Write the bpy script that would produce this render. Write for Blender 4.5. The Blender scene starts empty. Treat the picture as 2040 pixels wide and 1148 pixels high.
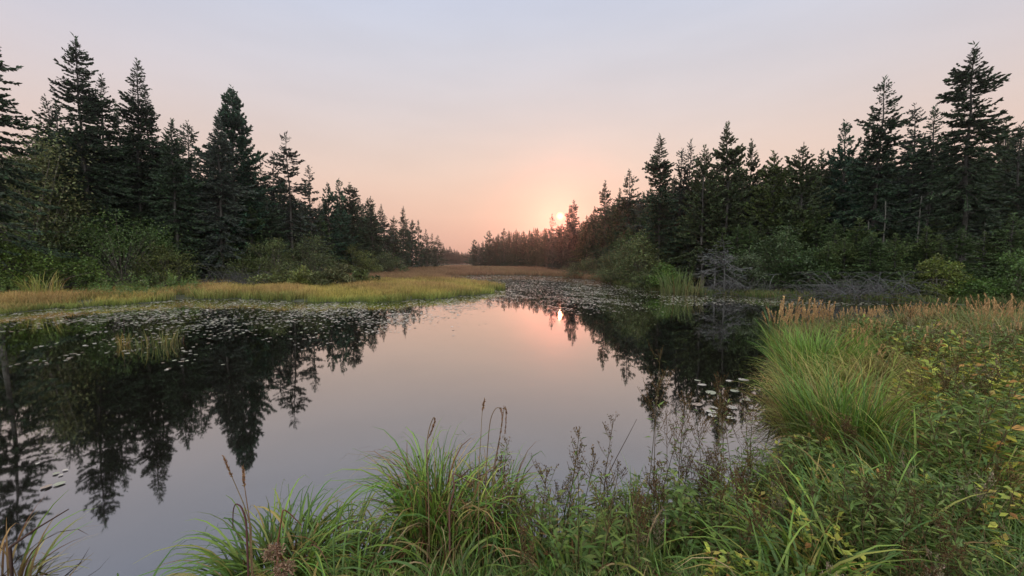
import bpy, math
import numpy as np
from mathutils import Vector

# ------------------------------------------------------------------ camera
F, CAMH, PITCH = 775.0, 1.9, math.radians(3.25)
scene = bpy.context.scene
COL = scene.collection
cd = bpy.data.cameras.new('camera')
cam = bpy.data.objects.new('camera', cd)
COL.objects.link(cam)
cd.sensor_fit = 'HORIZONTAL'
cd.sensor_width = 36.0
cd.lens = F / 2040.0 * 36.0
cd.clip_start, cd.clip_end = 0.05, 9000.0
cam.location = (0, 0, CAMH)
cam.rotation_euler = (math.radians(90) - PITCH, 0, 0)
scene.camera = cam

# ------------------------------------------------------------------ sky and sun
SUN_EL, SUN_AZ = math.radians(7.15), math.radians(7.0)       # azimuth measured from +Y towards +X
SUN_DIR = Vector((math.sin(SUN_AZ) * math.cos(SUN_EL), math.cos(SUN_AZ) * math.cos(SUN_EL), math.sin(SUN_EL)))
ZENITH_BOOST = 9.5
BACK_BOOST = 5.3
HAZE_DENSITY = 0.00055
SUN_ENERGY = 0.5


def s2l(r, g, b):
    return tuple(((c / 255.0) / 12.92 if c <= 10.3 else ((c / 255.0 + 0.055) / 1.055) ** 2.4) for c in (r, g, b))


def build_world():
    w = bpy.data.worlds.new('World')
    scene.world = w
    w.use_nodes = True
    nt = w.node_tree
    N, L = nt.nodes, nt.links
    N.clear()
    out = N.new('ShaderNodeOutputWorld')
    tc = N.new('ShaderNodeTexCoord')
    sep = N.new('ShaderNodeSeparateXYZ')
    L.new(tc.outputs['Generated'], sep.inputs[0])
    ramp = N.new('ShaderNodeValToRGB')
    cr = ramp.color_ramp
    cr.interpolation = 'B_SPLINE'
    stops = [(0.00, s2l(210, 158, 150)), (0.05, s2l(229, 172, 153)), (0.12, s2l(241, 192, 164)), (0.22, s2l(241, 209, 186)),
             (0.34, s2l(225, 210, 204)), (0.47, s2l(211, 210, 217)), (0.56, s2l(202, 206, 221))]
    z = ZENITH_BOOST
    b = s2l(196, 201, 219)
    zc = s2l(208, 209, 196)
    stops += [(0.66, b), (0.78, tuple(c * (1 + (z - 1) * .5) for c in zc)), (0.90, tuple(c * z for c in zc))]  # overhead sky above the view, brightened as added fill for the foreground
    while len(cr.elements) < len(stops):
        cr.elements.new(0.5)
    for e, (p, c) in zip(cr.elements, stops):
        e.position = p
        e.color = (*c, 1)
    L.new(sep.outputs['Z'], ramp.inputs['Fac'])
    # lavender towards the sides, away from the sun's azimuth
    dot = N.new('ShaderNodeVectorMath')
    dot.operation = 'DOT_PRODUCT'
    L.new(tc.outputs['Generated'], dot.inputs[0])
    dot.inputs[1].default_value = SUN_DIR

    def m(op, a, bb, clamp=False):
        n = N.new('ShaderNodeMath')
        n.operation = op
        n.use_clamp = clamp
        for k, v in enumerate((a, bb)):
            if isinstance(v, (int, float)):
                n.inputs[k].default_value = v
            else:
                L.new(v, n.inputs[k])
        return n.outputs[0]

    d = m('MAXIMUM', dot.outputs['Value'], 0.0)
    side = N.new('ShaderNodeMapRange')
    side.inputs['From Min'].default_value = 0.99
    side.inputs['From Max'].default_value = 0.55
    L.new(d, side.inputs['Value'])
    lav = N.new('ShaderNodeMix')
    lav.data_type = 'RGBA'
    lav.blend_type = 'MULTIPLY'
    L.new(side.outputs[0], lav.inputs['Factor'])
    L.new(ramp.outputs['Color'], lav.inputs['A'])
    lav.inputs['B'].default_value = (0.90, 0.95, 1.05, 1)
    col = lav.outputs['Result']

    def add(col, fac, c):
        n = N.new('ShaderNodeMix')
        n.data_type = 'RGBA'
        n.blend_type = 'ADD'
        L.new(fac, n.inputs['Factor'])
        L.new(col, n.inputs['A'])
        n.inputs['B'].default_value = (*c, 1)
        return n.outputs['Result']
    col = add(col, m('POWER', d, 22.0), (0.06, 0.022, -0.03))
    col = add(col, m('POWER', d, 260.0), (0.24, -0.02, -0.11))
    col = add(col, m('POWER', d, 4200.0), (1.0, -0.02, -0.22))
    disc = N.new('ShaderNodeMapRange')
    disc.interpolation_type = 'SMOOTHSTEP'
    disc.inputs['From Min'].default_value = math.cos(math.radians(0.58))
    disc.inputs['From Max'].default_value = math.cos(math.radians(0.34))
    L.new(dot.outputs['Value'], disc.inputs['Value'])
    col = add(col, disc.outputs[0], (3.4, 1.9, .35))
    nz = N.new('ShaderNodeTexNoise')
    nz.inputs['Scale'].default_value = 2.6
    nz.inputs['Detail'].default_value = 5
    mpz = N.new('ShaderNodeMapping')
    mpz.inputs['Scale'].default_value = (1, 1, 5)
    L.new(tc.outputs['Generated'], mpz.inputs['Vector'])
    L.new(mpz.outputs[0], nz.inputs['Vector'])
    nm = N.new('ShaderNodeMapRange')
    nm.inputs['From Min'].default_value = .3
    nm.inputs['From Max'].default_value = .7
    nm.inputs['To Min'].default_value = .965
    nm.inputs['To Max'].default_value = 1.035
    L.new(nz.outputs['Fac'], nm.inputs['Value'])
    vv = N.new('ShaderNodeVectorMath')
    vv.operation = 'SCALE'
    L.new(col, vv.inputs[0])
    L.new(nm.outputs[0], vv.inputs['Scale'])
    col = vv.outputs[0]
    # sky behind the viewer, brightened as added fill for tree faces and near plants
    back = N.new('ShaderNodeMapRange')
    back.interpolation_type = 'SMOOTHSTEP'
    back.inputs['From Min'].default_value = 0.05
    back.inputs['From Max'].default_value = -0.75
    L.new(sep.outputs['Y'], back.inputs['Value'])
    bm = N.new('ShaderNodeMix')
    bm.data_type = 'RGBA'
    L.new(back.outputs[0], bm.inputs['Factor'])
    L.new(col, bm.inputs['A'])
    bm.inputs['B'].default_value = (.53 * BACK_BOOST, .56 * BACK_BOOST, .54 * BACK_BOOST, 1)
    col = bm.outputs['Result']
    bg = N.new('ShaderNodeBackground')
    L.new(col, bg.inputs['Color'])
    bg.inputs['Strength'].default_value = 1.0
    sky = N.new('ShaderNodeTexSky')
    sky.sky_type = 'NISHITA'
    sky.sun_disc = False
    sky.sun_elevation = SUN_EL
    sky.sun_rotation = SUN_AZ
    sky.dust_density = 0.0
    sky.ozone_density = 2.0
    bg2 = N.new('ShaderNodeBackground')
    L.new(sky.outputs[0], bg2.inputs['Color'])
    bg2.inputs['Strength'].default_value = 0.012
    ash = N.new('ShaderNodeAddShader')
    L.new(bg.outputs[0], ash.inputs[0])
    L.new(bg2.outputs[0], ash.inputs[1])
    L.new(ash.outputs[0], out.inputs['Surface'])


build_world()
sl = bpy.data.lights.new('sun', 'SUN')
sl.energy = SUN_ENERGY
sl.color = (1.0, 0.34, 0.20)
sl.angle = math.radians(0.5)
sun = bpy.data.objects.new('sun', sl)
COL.objects.link(sun)
sun.rotation_euler = SUN_DIR.to_track_quat('Z', 'Y').to_euler()

vs = scene.view_settings
vs.view_transform = 'Standard'
vs.look = 'None'
vs.exposure = 0.0
vs.gamma = 1.0
cy = scene.cycles
cy.max_bounces = 6
cy.diffuse_bounces = 3
cy.glossy_bounces = 3
cy.transmission_bounces = 4
cy.volume_bounces = 0
cy.transparent_max_bounces = 6
cy.caustics_reflective = False
cy.caustics_refractive = False
cy.use_denoising = True
cy.sample_clamp_indirect = 4.0

# ------------------------------------------------------------------ pixel <-> world
CT, ST = math.cos(PITCH), math.sin(PITCH)


def ray(u, v):
    a, b = (u - 1020.0) / F, (574.0 - v) / F
    return a, CT + b * ST, -ST + b * CT


def pt(u, v, Y):
    x, y, z = ray(u, v)
    t = Y / y
    return x * t, Y, CAMH + z * t


def gp(u, v, z0=0.0):
    x, y, z = ray(u, v)
    t = (z0 - CAMH) / z
    return x * t, y * t


# ------------------------------------------------------------------ mesh tools
RNG = np.random.default_rng


def unit(a):
    return a / np.maximum(np.linalg.norm(a, axis=-1, keepdims=True), 1e-9)


class MB:
    """collects quads and triangles with one colour per vertex, then links them as one mesh object"""

    def __init__(self):
        self.V, self.Q, self.T, self.C, self.n = [], [], [], [], 0

    def add(self, V, C, Q=None, T=None):
        V = np.asarray(V, float).reshape(-1, 3)
        C = np.broadcast_to(np.asarray(C, float), V.shape) if np.ndim(C) == 1 else np.asarray(C, float).reshape(-1, 3)
        self.V.append(V)
        self.C.append(C)
        if Q is not None and len(Q):
            self.Q.append(np.asarray(Q).reshape(-1, 4) + self.n)
        if T is not None and len(T):
            self.T.append(np.asarray(T).reshape(-1, 3) + self.n)
        self.n += len(V)
        return self

    def mesh(self, name, mat, smooth=False):
        V = np.concatenate(self.V) if self.V else np.zeros((0, 3))
        C = np.concatenate(self.C) if self.C else np.zeros((0, 3))
        Q = np.concatenate(self.Q) if self.Q else np.zeros((0, 4), int)
        T = np.concatenate(self.T) if self.T else np.zeros((0, 3), int)
        me = bpy.data.meshes.new(name)
        me.vertices.add(len(V))
        me.vertices.foreach_set('co', V.astype(np.float32).ravel())
        nl = len(Q) * 4 + len(T) * 3
        me.loops.add(nl)
        me.loops.foreach_set('vertex_index', np.concatenate([Q.ravel(), T.ravel()]).astype(np.int32))
        me.polygons.add(len(Q) + len(T))
        st = np.concatenate([np.arange(len(Q)) * 4, len(Q) * 4 + np.arange(len(T)) * 3]).astype(np.int32)
        me.polygons.foreach_set('loop_start', st)
        me.update(calc_edges=True)
        ca = me.color_attributes.new('Col', 'FLOAT_COLOR', 'POINT')
        rgba = np.ones((len(V), 4), np.float32)
        rgba[:, :3] = C
        ca.data.foreach_set('color', rgba.ravel())
        if smooth:
            me.polygons.foreach_set('use_smooth', np.ones(len(Q) + len(T), bool))
        me.materials.append(mat)
        return me

    def build(self, name, mat, parent=None, smooth=False):
        o = bpy.data.objects.new(name, self.mesh(name, mat, smooth))
        COL.objects.link(o)
        o.parent = parent
        return o


def strip_faces(N, S, k=2):
    """quads of N ribbons of S+1 rings with k vertices each (k=2: flat ribbon; k>2: closed tube)"""
    base = (np.arange(N) * (S + 1) * k)[:, None, None]
    r = np.arange(S)[None, :, None]
    j = np.arange(1 if k == 2 else k)[None, None, :]
    j2 = (j + 1) % k
    a = base + r * k + j
    b = base + r * k + j2
    c = base + (r + 1) * k + j2
    d = base + (r + 1) * k + j
    return np.stack([a, b, c, d], -1).reshape(-1, 4)


def blades(mb, base, az, L, w, th0, th1, p, c0, c1, S=5, roll=None, cp=1.0, tipw=0.08, basew=0.6, rng=None):
    """grass blades: arcs from lean th0 at the root to th1 at the tip, narrowing to a point"""
    base = np.asarray(base, float)
    N = len(base)
    one = np.ones(N)
    az, L, w, th0, th1, p = [np.asarray(q, float) * one for q in (az, L, w, th0, th1, p)]
    t = (np.arange(S) + .5) / S
    th = th0[:, None] + (th1 - th0)[:, None] * t[None] ** p[:, None]
    dl = (L / S)[:, None]
    hx = np.concatenate([np.zeros((N, 1)), np.cumsum(np.sin(th) * dl, 1)], 1)
    hz = np.concatenate([np.zeros((N, 1)), np.cumsum(np.cos(th) * dl, 1)], 1)
    P = base[:, None, :] + np.stack([np.cos(az)[:, None] * hx, np.sin(az)[:, None] * hx, hz], -1)
    tt = np.linspace(0, 1, S + 1)
    prof = np.minimum(basew + tt * (1 - basew) / 0.35, 1.0) * np.where(tt < .45, 1, np.clip(1 - ((tt - .45) / .55) ** 1.6, 0, 1))
    prof = np.maximum(prof, tipw)
    side = np.stack([-np.sin(az), np.cos(az), np.zeros(N)], -1)
    if roll is None:
        roll = (rng or RNG(1)).normal(0, .6, N)
    thn = np.concatenate([th, th[:, -1:]], 1)
    nrm = np.stack([np.cos(az)[:, None] * np.cos(thn), np.sin(az)[:, None] * np.cos(thn), -np.sin(thn)], -1)
    wv = side[:, None, :] * np.cos(roll)[:, None, None] + nrm * np.sin(roll)[:, None, None]
    half = (w[:, None] * prof[None] * .5)[..., None] * wv
    V = np.stack([P - half, P + half], 2)
    f = (tt ** cp)[None, :, None]
    C = np.asarray(c0)[:, None, :] * (1 - f) + np.asarray(c1)[:, None, :] * f
    C = np.repeat(C[:, :, None, :], 2, 2)
    mb.add(V.reshape(-1, 3), C.reshape(-1, 3), strip_faces(N, S))
    return P


def leaves(mb, c, d, n, L, W, C, fold=0.12):
    """one rhombic leaf per row: root c, direction d, face normal n"""
    c, d, n = np.asarray(c, float), unit(np.asarray(d, float)), np.asarray(n, float)
    N = len(c)
    s = unit(np.cross(d, n))
    n = np.cross(s, d)
    L = (np.asarray(L, float) * np.ones(N))[:, None]
    W = (np.asarray(W, float) * np.ones(N))[:, None]
    mid = c + d * L * .45
    V = np.stack([c, mid + s * W * .5 + n * L * fold, c + d * L, mid - s * W * .5 + n * L * fold], 1)
    C = np.repeat((np.asarray(C, float) * np.ones((N, 3)))[:, None, :], 4, 1)
    mb.add(V.reshape(-1, 3), C.reshape(-1, 3), np.arange(N * 4).reshape(N, 4))


def tubes(mb, P, R, C, k=4):
    """N tubes through P (N,S+1,3) with radii R (N,S+1)"""
    P, R = np.asarray(P, float), np.asarray(R, float)
    N, S1 = P.shape[:2]
    t = np.empty_like(P)
    t[:, 1:-1] = P[:, 2:] - P[:, :-2]
    t[:, 0] = P[:, 1] - P[:, 0]
    t[:, -1] = P[:, -1] - P[:, -2]
    t = unit(t)
    ref = np.where(np.abs(t[:, :1, 2:]) > .8, np.array([1., 0, 0]), np.array([0, 0, 1.]))
    a = unit(np.cross(t, np.broadcast_to(ref, t.shape)))
    b = np.cross(t, a)
    ang = np.arange(k) * 2 * math.pi / k
    V = P[:, :, None, :] + R[:, :, None, None] * (a[:, :, None, :] * np.cos(ang)[:, None] + b[:, :, None, :] * np.sin(ang)[:, None])
    C = np.asarray(C, float)
    C = np.broadcast_to(C if C.ndim == 1 else (C[:, None, None, :] if C.ndim == 2 else C[:, :, None, :]), V.shape)
    mb.add(V.reshape(-1, 3), C.reshape(-1, 3), strip_faces(N, S1 - 1, k))


def jit(rng, c, N, amt=.25, hue=.08):
    """N variations of the colour c"""
    c = np.asarray(c, float)
    return np.clip(c * rng.uniform(1 - amt, 1 + amt, (N, 1)) * rng.uniform(1 - hue, 1 + hue, (N, 3)), 0, 1)


def pick(rng, cols, wts, N, amt=.25):
    cols = np.asarray(cols, float)
    w = np.asarray(wts, float)
    k = rng.choice(len(cols), N, p=w / w.sum())
    return np.clip(cols[k] * rng.uniform(1 - amt, 1 + amt, (N, 1)) * rng.uniform(.93, 1.07, (N, 3)), 0, 1)


# ------------------------------------------------------------------ materials
def plant_mat(name, rough=.55, transl=.25, spec=.3, bright=1.0, noise=3.0):
    m = bpy.data.materials.new(name)
    m.use_nodes = True
    N, L = m.node_tree.nodes, m.node_tree.links
    N.clear()
    out = N.new('ShaderNodeOutputMaterial')
    at = N.new('ShaderNodeAttribute')
    at.attribute_name = 'Col'
    tc = N.new('ShaderNodeTexCoord')
    nz = N.new('ShaderNodeTexNoise')
    nz.inputs['Scale'].default_value = noise
    nz.inputs['Detail'].default_value = 3
    L.new(tc.outputs['Object'], nz.inputs['Vector'])
    mr = N.new('ShaderNodeMapRange')
    mr.inputs['From Min'].default_value = .3
    mr.inputs['From Max'].default_value = .7
    mr.inputs['To Min'].default_value = .72 * bright
    mr.inputs['To Max'].default_value = 1.28 * bright
    L.new(nz.outputs['Fac'], mr.inputs['Value'])
    mul = N.new('ShaderNodeVectorMath')
    mul.operation = 'SCALE'
    L.new(at.outputs['Color'], mul.inputs[0])
    L.new(mr.outputs[0], mul.inputs['Scale'])
    bs = N.new('ShaderNodeBsdfPrincipled')
    bs.inputs['Roughness'].default_value = rough
    bs.inputs['Specular IOR Level'].default_value = spec
    L.new(mul.outputs[0], bs.inputs['Base Color'])
    if transl > 0:
        tr = N.new('ShaderNodeBsdfTranslucent')
        L.new(mul.outputs[0], tr.inputs['Color'])
        mx = N.new('ShaderNodeMixShader')
        mx.inputs[0].default_value = transl
        L.new(bs.outputs[0], mx.inputs[1])
        L.new(tr.outputs[0], mx.inputs[2])
        L.new(mx.outputs[0], out.inputs['Surface'])
    else:
        L.new(bs.outputs[0], out.inputs['Surface'])
    return m


M_NEEDLE = plant_mat('needles', .6, .12, .2, 1.0, .7)
M_LEAF = plant_mat('leaves', .5, .3, .35, 1.0, 1.5)
M_GRASS = plant_mat('grass_blades', .5, .22, .35, 1.0, 1.3)
M_MARSH = plant_mat('marsh_blades', .6, .35, .2, 1.0, .35)
M_BARK = plant_mat('bark', .85, 0, .2, 1.0, 6.0)
M_DRY = plant_mat('dry_stems', .85, .1, .05, 1.0, 8.0)
M_PAD = plant_mat('lily_pad', .36, 0, .6, 1.0, 6.0)


def water_mat():
    m = bpy.data.materials.new('pond_water')
    m.use_nodes = True
    N, L = m.node_tree.nodes, m.node_tree.links
    N.clear()
    out = N.new('ShaderNodeOutputMaterial')
    tc = N.new('ShaderNodeTexCoord')
    mp = N.new('ShaderNodeMapping')
    mp.inputs['Scale'].default_value = (1, 1, 1)
    L.new(tc.outputs['Object'], mp.inputs['Vector'])
    n1 = N.new('ShaderNodeTexNoise')
    n1.inputs['Scale'].default_value = .9
    n1.inputs['Detail'].default_value = 2.0
    L.new(mp.outputs[0], n1.inputs['Vector'])
    bp = N.new('ShaderNodeBump')
    bp.inputs['Strength'].default_value = .5
    bp.inputs['Distance'].default_value = .0035
    L.new(n1.outputs['Fac'], bp.inputs['Height'])
    fr = N.new('ShaderNodeFresnel')
    fr.inputs['IOR'].default_value = 1.55
    L.new(bp.outputs[0], fr.inputs['Normal'])
    mr = N.new('ShaderNodeMapRange')
    mr.inputs['From Min'].default_value = .05
    mr.inputs['From Max'].default_value = .62
    mr.inputs['To Min'].default_value = .28
    mr.inputs['To Max'].default_value = .90
    L.new(fr.outputs[0], mr.inputs['Value'])
    df = N.new('ShaderNodeBsdfDiffuse')
    df.inputs['Color'].default_value = (.006, .0055, .004, 1)
    gl = N.new('ShaderNodeBsdfGlossy')
    gl.inputs['Roughness'].default_value = .026
    gl.inputs['Color'].default_value = (1, 1, 1, 1)
    L.new(bp.outputs[0], gl.inputs['Normal'])
    mx = N.new('ShaderNodeMixShader')
    L.new(mr.outputs[0], mx.inputs[0])
    L.new(df.outputs[0], mx.inputs[1])
    L.new(gl.outputs[0], mx.inputs[2])
    L.new(mx.outputs[0], out.inputs['Surface'])
    return m


def ground_mat():
    m = bpy.data.materials.new('peaty_ground')
    m.use_nodes = True
    N, L = m.node_tree.nodes, m.node_tree.links
    bs = N['Principled BSDF']
    bs.inputs['Roughness'].default_value = .95
    tc = N.new('ShaderNodeTexCoord')
    n1 = N.new('ShaderNodeTexNoise')
    n1.inputs['Scale'].default_value = 1.7
    n1.inputs['Detail'].default_value = 8
    L.new(tc.outputs['Object'], n1.inputs['Vector'])
    r = N.new('ShaderNodeValToRGB')
    r.color_ramp.elements[0].position = .3
    r.color_ramp.elements[0].color = (.018, .014, .009, 1)
    r.color_ramp.elements[1].position = .7
    r.color_ramp.elements[1].color = (.05, .055, .02, 1)
    L.new(n1.outputs['Fac'], r.inputs['Fac'])
    L.new(r.outputs[0], bs.inputs['Base Color'])
    bp = N.new('ShaderNodeBump')
    bp.inputs['Strength'].default_value = .8
    bp.inputs['Distance'].default_value = .06
    L.new(n1.outputs['Fac'], bp.inputs['Height'])
    L.new(bp.outputs[0], bs.inputs['Normal'])
    return m


# ------------------------------------------------------------------ terrain
_left = [(0, 628), (110, 617), (250, 608), (330, 600), (395, 595), (470, 597), (560, 600), (640, 604), (700, 605), (780, 602), (840, 599), (930, 592),
         (985, 584), (1003, 577), (985, 571), (930, 563), (885, 558), (880, 553), (960, 549), (1050, 549.5), (1120, 553), (1200, 561),
         (1260, 574), (1330, 585), (1400, 590), (1480, 593), (1560, 598), (1680, 602), (1830, 606)]
WATER = [gp(u, v) for u, v in _left] + [(24, 17.5), (23, 15), (16, 13.0), (11.5, 11.4), (8.2, 10.3), (6.6, 9.4), (5.6, 8.0), (4.75, 6.6), (3.85, 5.2),
         (3.0, 4.0), (2.35, 3.35), (1.6, 2.9), (.8, 2.65), (.1, 2.55), (-.5, 2.55), (-.85, 2.35), (-1.5, 2.3), (-1.85, 1.95), (-2.1, 1.7), (-2.5, 1.7), (-2.9, 2.1), (-3.6, 2.2), (-4.6, 1.8),
         (-9, 1.0), (-45, 0), (-48, 9), (-34, 14.2)]
WP = np.array(WATER)


def sdist(x, y):
    """signed distance to the shore in metres, positive on land"""
    x, y = np.asarray(x, float), np.asarray(y, float)
    sh = x.shape
    p = np.stack([x.ravel(), y.ravel()], -1)
    best = np.full(len(p), 1e9)
    inside = np.zeros(len(p), bool)
    for a, b in zip(WP, np.roll(WP, -1, 0)):
        ab, ap = b - a, p - a
        t = np.clip((ap @ ab) / (ab @ ab), 0, 1)
        best = np.minimum(best, ((ap - t[:, None] * ab) ** 2).sum(1))
        c = (a[1] > p[:, 1]) != (b[1] > p[:, 1])
        if abs(b[1] - a[1]) > 1e-9:
            xi = a[0] + (p[:, 1] - a[1]) / (b[1] - a[1]) * (b[0] - a[0])
            inside ^= c & (p[:, 0] < xi)
    d = np.sqrt(best)
    X, Y = p[:, 0], p[:, 1]
    wob = sstep(11, 16, Y) * (.30 * np.sin(1.9 * X + .7 * Y) + .28 * np.sin(.8 * X - 1.3 * Y) + .18 * np.sin(4.3 * X + Y))
    return (np.where(inside, -d, d) + wob).reshape(sh)


def sstep(a, b, x):
    t = np.clip((x - a) / (b - a), 0, 1)
    return t * t * (3 - 2 * t)


def land_h(x, y):
    x, y = np.asarray(x, float), np.asarray(y, float)
    d = sdist(x, y)
    near = sstep(14, 9, y) * sstep(40, 15, np.abs(x))
    bank = .05 + .30 * sstep(0, 1.1, d) + .12 * sstep(1, 5, d)
    marsh = .03 + .10 * sstep(0, 3, d) + .9 * sstep(14, 60, d) + 3.0 * sstep(60, 400, d)
    land = near * bank + (1 - near) * marsh + .05 * np.sin(x * 1.7 + 1) * np.sin(y * 1.3) * sstep(.3, 2, d)
    wet = np.maximum(-.06 - .45 * sstep(0, 2.0, -d) - .5 * sstep(2, 8, -d), -1.1)
    return np.where(d > 0, land, wet)


def tag(o, label=None, cat=None, group=None, kind=None):
    if label:
        o['label'] = label
    if cat:
        o['category'] = cat
    if group:
        o['group'] = group
    o['kind'] = kind or 'thing'
    return o


def sheet(xs, ys, zf):
    X, Y = np.meshgrid(xs, ys)
    Z = zf(X, Y)
    nx, ny = len(xs), len(ys)
    i = np.arange(ny - 1)[:, None] * nx + np.arange(nx - 1)[None]
    return np.stack([X, Y, Z], -1).reshape(-1, 3), np.stack([i, i + 1, i + nx + 1, i + nx], -1).reshape(-1, 4)


def build_ground():
    k = np.linspace(-1, 1, 321)
    xs = np.sinh(k * 5.6) / math.sinh(5.6) * 1500 + k * 30
    ys = np.concatenate([[-1500, -500, -150, -50, -20, -8, -3], np.linspace(-1, 14, 151), 14 + np.geomspace(.15, 1500, 130)])
    V, Q = sheet(xs, ys, land_h)
    mb = MB()
    mb.add(V, np.array([.05, .05, .03]), Q)
    tag(mb.build('ground', ground_mat(), smooth=True), 'dark peaty ground under the grass, shrubs and forest', 'ground', kind='structure')
    mb = MB()
    V, Q = sheet(np.array([-60, 60.]), np.array([-6, 130.]), lambda X, Y: X * 0)
    mb.add(V, np.array([.01, .01, .01]), Q)
    tag(mb.build('water', water_mat()), 'still dark pond water mirroring the trees and pink sky', 'pond', kind='structure')


build_ground()


# ------------------------------------------------------------------ things
def empty(name, loc, rz=0.0, s=1.0):
    o = bpy.data.objects.new(name, None)
    o.empty_display_size = .3
    COL.objects.link(o)
    o.location = loc
    o.rotation_euler = (0, 0, rz)
    o.scale = s if isinstance(s, tuple) else (s, s, s)
    return o


def copy_tree(src, loc, rz=0.0, s=1.0, label=None, group=None):
    """a copy of a thing with copies of its parts and their sub-parts"""
    r = src.copy()
    COL.objects.link(r)
    r.location = loc
    r.rotation_euler = (0, 0, rz)
    r.scale = s if isinstance(s, tuple) else (s, s, s)
    if label:
        r['label'] = label
    if group:
        r['group'] = group
    for ch in src.children:
        c = ch.copy()
        COL.objects.link(c)
        c.parent = r
        for g in ch.children:
            d = g.copy()
            COL.objects.link(d)
            d.parent = c
    return r


SPRUCE = (.034, .052, .030)
SPRUCE_GREY = (.048, .058, .048)
PINE = (.028, .056, .036)
CEDAR = (.046, .058, .028)
OLIVE = (.052, .066, .022)


def conifer_parts(seed, h, R, kind='spruce', z0=.06, dens=1.0, col=SPRUCE, far=False, bare=.08, gap=.14, lean=0.0, fine=1.0):
    """trunk with limbs, and crown, as two mesh builders; metres, root at the origin"""
    rng = RNG(seed)
    tr, cr = MB(), MB()
    S = 12
    tz = np.linspace(0, 1, S + 1)
    sway = np.cumsum(rng.normal(0, .012, (S + 1, 2)), 0) * h * .25
    sway[0] = 0
    path = np.stack([sway[:, 0] + lean * h * tz, sway[:, 1], tz * h], -1)
    r0 = .0075 * h + .03
    rad = r0 * (1 - tz) ** .85 + .012
    rad[0] *= 1.25
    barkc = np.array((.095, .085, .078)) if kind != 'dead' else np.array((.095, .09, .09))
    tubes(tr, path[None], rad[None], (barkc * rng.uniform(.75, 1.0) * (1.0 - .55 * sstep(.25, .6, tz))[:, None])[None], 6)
    P = dict(spruce=dict(up=.55, lo=-.30, cur=.30, tl=.55, tw=.15, prof=.72, nb=15.0, hang=.35),
             fir=dict(up=.50, lo=-.10, cur=.10, tl=.48, tw=.15, prof=.66, nb=16.0, hang=.15),
             pine=dict(up=.95, lo=.05, cur=.45, tl=.62, tw=.17, prof=.70, nb=9.0, hang=-.25),
             cedar=dict(up=.80, lo=.05, cur=.25, tl=.42, tw=.19, prof=.82, nb=12.0, hang=-.05),
             sparse=dict(up=.45, lo=-.15, cur=.35, tl=.50, tw=.17, prof=.55, nb=7.0, hang=.30),
             dead=dict(up=.35, lo=-.40, cur=.35, tl=.5, tw=.03, prof=.6, nb=7.0, hang=.5))[kind]
    zb = z0 * h
    N = int(h * P['nb'] * 1.45 * dens * (.65 if far else 1.0))
    s = rng.uniform(0, 1, N) ** .78
    z = zb + (h * .985 - zb) * s
    rel = (h - z) / (h - zb)
    lump = 1 + .22 * np.sin(z * 2.1 + rng.uniform(0, 6)) + .15 * np.sin(z * 4.7 + rng.uniform(0, 6))
    az = rng.uniform(0, 2 * math.pi, N)
    lobe = 1 + .22 * np.cos(az * 2 + z * .6 + rng.uniform(0, 6)) + .15 * np.cos(az * 3 - z * .9)
    L = R * np.minimum(rel ** P['prof'] * 1.05, 1.0) * rng.uniform(.62, 1.12, N) * (lump * lobe if kind != 'cedar' else .5 + .5 * lump * lobe) * 1.12 * np.where(rel > .85, .85, 1)
    keep = rng.uniform(0, 1, N) > gap * (np.sin(z * 1.3 + az) * .5 + .5)
    L = L[keep] + .10 + .012 * h * rel[keep]
    z, rel, az = z[keep], rel[keep], az[keep]
    N = len(z)
    up = P['up'] * (1 - np.clip(rel * 1.5, 0, 1)) + P['lo'] * np.clip(rel * 1.5, 0, 1) + rng.normal(0, .12, N)
    K = 5
    t = (np.arange(K) + .5) / K
    ph = up[:, None] + P['cur'] * (-np.sin(t * math.pi) * .6 + t ** 2 * 1.1)[None]
    azs = az[:, None] + rng.normal(0, .12, (N, 1)) * t[None] * 2
    dl = (L / K)[:, None]
    step = np.stack([np.cos(ph) * np.cos(azs), np.cos(ph) * np.sin(azs), np.sin(ph)], -1) * dl[..., None]
    cx = np.interp(z / h, tz, path[:, 0])
    cyy = np.interp(z / h, tz, path[:, 1])
    o = np.stack([cx, cyy, z], -1)
    BP = np.concatenate([o[:, None], o[:, None] + np.cumsum(step, 1)], 1)
    br = np.maximum(.004 * h * .06 + .008 * L, .006)[:, None] * np.linspace(1, .25, K + 1)[None]
    if kind == 'dead':
        br *= 1.4
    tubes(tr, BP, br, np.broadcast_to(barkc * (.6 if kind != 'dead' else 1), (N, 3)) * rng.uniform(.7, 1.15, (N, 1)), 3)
    # twigs
    shade_bare = rng.uniform(0, 1, N) < bare * np.clip(rel * 1.6 - .5, 0, 1)
    per = np.maximum(4, (L * (11.0 if not far else 5.0) * (1.3 if kind == 'cedar' else 1))).astype(int)
    per = (per * fine ** 1.7).astype(int)
    per[shade_bare] = np.maximum(1, per[shade_bare] // 6)
    idx = np.repeat(np.arange(N), per)
    M = len(idx)
    tt = rng.uniform(.12, 1.0, M) ** (.85 if kind != 'pine' else .55)
    f = tt * K
    i0 = np.minimum(f.astype(int), K - 1)
    fr = (f - i0)[:, None]
    c = BP[idx, i0] * (1 - fr) + BP[idx, i0 + 1] * fr
    bd = unit(BP[idx, i0 + 1] - BP[idx, i0])
    sd = unit(np.cross(bd, np.array([0, 0, 1.])))
    sg = rng.choice([-1, 1], M)[:, None]
    spread = rng.uniform(.35, 1.0, M)[:, None]
    hang = (P['hang'] * rng.uniform(-.2, 1.3, M))[:, None]
    d = bd * 1.0 + sd * sg * spread + np.array([0, 0, 1.]) * (rng.normal(0, .38, (M, 1)) - hang * .8)
    if kind in ('pine', 'cedar'):
        d = d + rng.normal(0, .45, (M, 3))
    big = (1.55 if far else 1.0) / fine
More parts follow.
